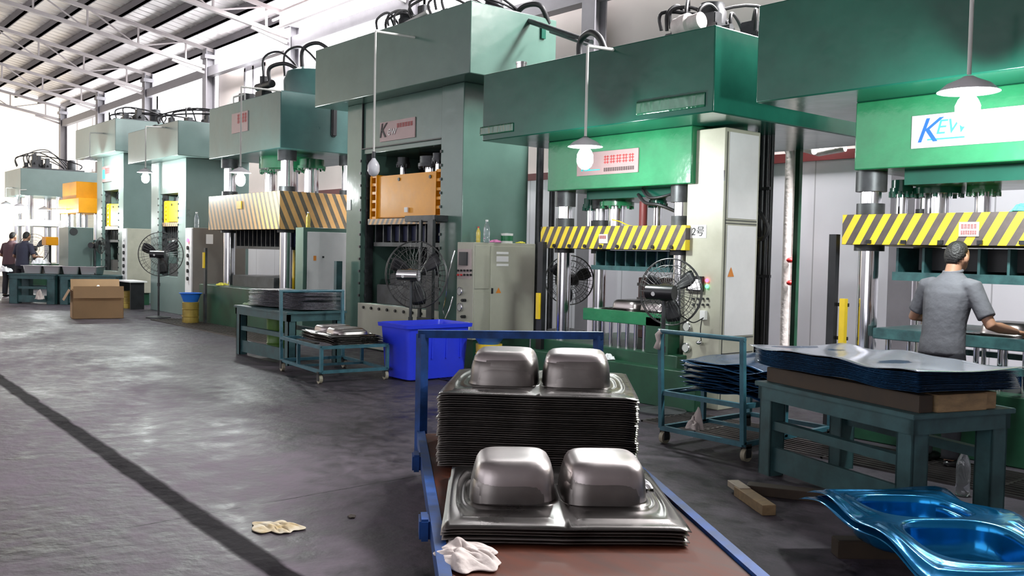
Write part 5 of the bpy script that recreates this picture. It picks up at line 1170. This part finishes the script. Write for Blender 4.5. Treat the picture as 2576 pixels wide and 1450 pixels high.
# ------------------------------------------------------------------ people
def remesh(o, v, it=4):
    m = o.modifiers.new('r', 'REMESH'); m.mode = 'VOXEL'; m.voxel_size = v; m.use_smooth_shade = True
    s_ = o.modifiers.new('sm', 'SMOOTH'); s_.iterations = it; s_.factor = .5
def ering(c, rx, ry, yaw=0, n=20, tilt=0):
    return [Vector(c) + Vector((rx * math.cos(2 * PI * k / n), ry * math.sin(2 * PI * k / n) , tilt * math.sin(2 * PI * k / n))) for k in range(n)]
def person(loc, rz, H, label, shirt, arms, voxel=.007, lean=.04, headdrop=0.02):
    """faces +Y locally; arms: list of (shoulder side, elbow, wrist)"""
    t = thing('person', label, 'person', (loc[0], loc[1], 0), rz, None)
    k = H / 1.70
    S_ = lambda x, y, z: Vector((x * k, y * k, z * k))
    b = MB()
    L = lean
    # torso loft, hips to neck
    tor = [(.90, .155, .105, 0), (1.0, .15, .11, .005), (1.10, .145, .11, .01), (1.22, .165, .12, .025), (1.33, .185, .12, .04), (1.40, .175, .105, .05), (1.45, .10, .08, .06), (1.49, .06, .062, .07), (1.56, .055, .06, .085)]
    b.loft([ering(S_(0, y + L * (z - .9), z), rx * k, ry * k) for z, rx, ry, y in tor])
    # legs
    for s_ in (-1, 1):
        b.tube([S_(s_ * .09, 0, .92), S_(s_ * .10, .01, .7), S_(s_ * .105, .015, .5), S_(s_ * .11, -.01, .35), S_(s_ * .115, -.02, .10), S_(s_ * .115, -.02, .04)], [.085 * k, .082 * k, .058 * k, .056 * k, .038 * k, .04 * k], 14)
        b.ell(S_(s_ * .12, .05, .035), (.045 * k, .13 * k, .035 * k))
    hc = S_(0, .10 + L * .75 + headdrop, 1.60)
    b.ell(hc + Vector((0, .0, .01)), (.081 * k, .097 * k, .114 * k)); b.ell(hc + Vector((0, .03, -.05)) * k, (.055 * k, .062 * k, .06 * k))
    b.ell(hc + Vector((0, .098, -.01)) * k, (.012 * k, .018 * k, .022 * k), n=8)                      # nose
    for s_ in (-1, 1): b.ell(hc + Vector((s_ * .085, -.005, -.008)) * k, (.012 * k, .02 * k, .032 * k), n=8)
    b.tube([hc + Vector((-.025, .083, -.055)) * k, hc + Vector((0, .092, -.054)) * k, hc + Vector((.025, .083, -.055)) * k], .007 * k, 8)
    for s_ in (-1, 1): b.ell(hc + Vector((s_ * .032, .078, .018)) * k, (.014 * k, .012 * k, .009 * k), n=8)
    sleeves = MB(); hands = []
    for (s_, el, wr) in arms:
        sh = S_(s_ * .185, .045 + L * .5, 1.375); el = S_(*el); wr = S_(*wr)
        b.tube([sh, sh.lerp(el, .5), el, el.lerp(wr, .35), wr], [.055 * k, .047 * k, .042 * k, .042 * k, .027 * k], 14)
        d = (wr - el).normalized(); sd = d.cross(Vector((0, 0, 1))).normalized(); up = sd.cross(d)
        pc = wr + d * .05 * k
        b.ell(pc, (.042 * k, .055 * k, .018 * k), Matrix((sd, d, up)).transposed())
        for f in range(4):
            o_ = (f - 1.5) * .019 * k; l = (.062, .075, .07, .055)[f] * k
            p0 = pc + sd * o_ + d * .035 * k; b.tube([p0, p0 + d * l * .5 - up * .006 * k, p0 + d * l - up * .03 * k], [.0095 * k, .009 * k, .0075 * k], 8)
        p0 = pc - sd * s_ * .035 * k * -1 * 1 - d * .01 * k; p0 = pc + sd * (-s_) * .035 * k
        b.tube([p0 - d * .02 * k, p0 + sd * (-s_) * .022 * k + d * .012 * k, p0 + sd * (-s_) * .03 * k + d * .04 * k], [.013 * k, .011 * k, .009 * k], 8)
        e2 = sh.lerp(el, .80)
        sleeves.tube([sh + Vector((-s_ * .05, 0, .01)) * k, sh + Vector((s_ * .005, 0, .005)) * k, sh.lerp(el, .45), e2], [.068 * k, .072 * k, .066 * k, .066 * k], 16)
    o = b.build('body', M['skin'], t, local=True); remesh(o, voxel)
    # shirt: slightly larger loft, hangs over belt
    s2 = MB(); tor2 = [(.86, .182, .135, 0), (.93, .178, .135, 0), (1.0, .17, .132, .005), (1.10, .168, .132, .01), (1.22, .185, .14, .025), (1.33, .198, .138, .04), (1.395, .188, .118, .05), (1.44, .125, .095, .06), (1.475, .078, .078, .066), (1.495, .072, .074, .07)]
    s2.loft([ering(S_(0, y + L * (z - .9), z), rx * k, ry * k) for z, rx, ry, y in tor2]); s2.v += []; base = s2
    nb = len(s2.v); s2.add(sleeves.v, sleeves.f)
    o = s2.build('shirt', shirt, t, local=True); remesh(o, max(voxel, .009), 5)
    cl = MB().tube([S_(.062 * math.cos(a), .07 + L * .6 + .066 * math.sin(a) - .0, 1.492 + .012 * math.sin(a)) for a in [2 * PI * i / 24 for i in range(24)]], .014 * k, 8, closed=True).build('collar', shirt, o, local=True)
    tr = MB(); tr.loft([ering(S_(0, 0, z), rx * k, ry * k) for z, rx, ry in ((.78, .16, .115), (.86, .165, .12), (.95, .158, .118), (.99, .152, .115))])
    for s_ in (-1, 1): tr.tube([S_(s_ * .085, 0, .88), S_(s_ * .10, .01, .7), S_(s_ * .105, .015, .5), S_(s_ * .112, -.005, .3), S_(s_ * .115, -.015, .07)], [.098 * k, .098 * k, .078 * k, .072 * k, .064 * k], 16)
    o = tr.build('trousers', M['trousers'], t, local=True); remesh(o, max(voxel, .01), 3)
    for s_ in (-1, 1): MB().ell(S_(s_ * .12, .055, .04), (.052 * k, .142 * k, .042 * k)).build('shoe', M['black'], t, local=True)
    # hair cap: upper back of the skull
    bm = bmesh.new(); bmesh.ops.create_uvsphere(bm, u_segments=36, v_segments=24, radius=1)
    for v in list(bm.verts):
        if v.co.z < -.5 or v.co.z < -.45 + (v.co.y + .55) * 1.15: bm.verts.remove(v)
    hb = MB().bm(bm, Matrix.Translation(hc + Vector((0, -.002, .014)) * k) @ Matrix.Diagonal((.088 * k, .105 * k, .119 * k, 1)))
    o = hb.build('hair', M['hair'], t, local=True, ang=180); o.modifiers.new('s', 'SOLIDIFY').thickness = .008
    return t
q = at(2368, 900, Y=6.75)
person((q.x, 6.75), math.radians(-10), 1.62, 'man in grey polo shirt seen from behind, working at the nearest press', M['shirt'],
       ((-1, (-.33, .10, 1.12), (-.27, .34, 1.12)), (1, (.34, .08, 1.10), (.36, .36, 1.05))), .0065, lean=.05, headdrop=.01)
q = at(56, 650, D=23.6)
person((q.x, q.y), math.radians(35), 1.72, 'far worker in navy shirt, back turned, behind the far table', M['shirtdk'], ((-1, (-.30, .05, 1.10), (-.2, .3, 1.05)), (1, (.32, .05, 1.10), (.25, .32, 1.1))), .013)
q = at(22, 650, D=25)
person((q.x, q.y), math.radians(35), 1.72, 'far worker in maroon shirt at the left picture edge', M['shirtbr'], ((-1, (-.30, .05, 1.10), (-.2, .3, 1.05)), (1, (.32, .05, 1.10), (.25, .32, 1.1))), .013)

# ------------------------------------------------------------------ wrinkled film strips on the crown of the striped press
for (pa, pb, hh) in (((1207, 342), (1290, 330), .10), ((1600, 288), (1772, 268), .13)):
    a = at(*pa, Y=6.64); c = at(*pb, Y=6.64); V = []; nx = 60; ny = 6; z0 = min(a.z, c.z)
    for i in range(nx + 1):
        for j in range(ny + 1):
            x = a.x + (c.x - a.x) * i / nx; z = z0 + hh * j / ny 
            V.append((x, 6.643 - .012 * abs(mn.noise(Vector((x * 22, z * 6, 1)))), z))
    o = MB().add(V, [(i * (ny + 1) + j, (i + 1) * (ny + 1) + j, (i + 1) * (ny + 1) + j + 1, i * (ny + 1) + j + 1) for i in range(nx) for j in range(ny)]).build('wrinkled_film', mat('glossy_green_tinted_film', (.02, .11, .06), .14, dirt=.2, scale=20, spec=.6), p2, ang=180)
    o.modifiers.new('s', 'SOLIDIFY').thickness = .001
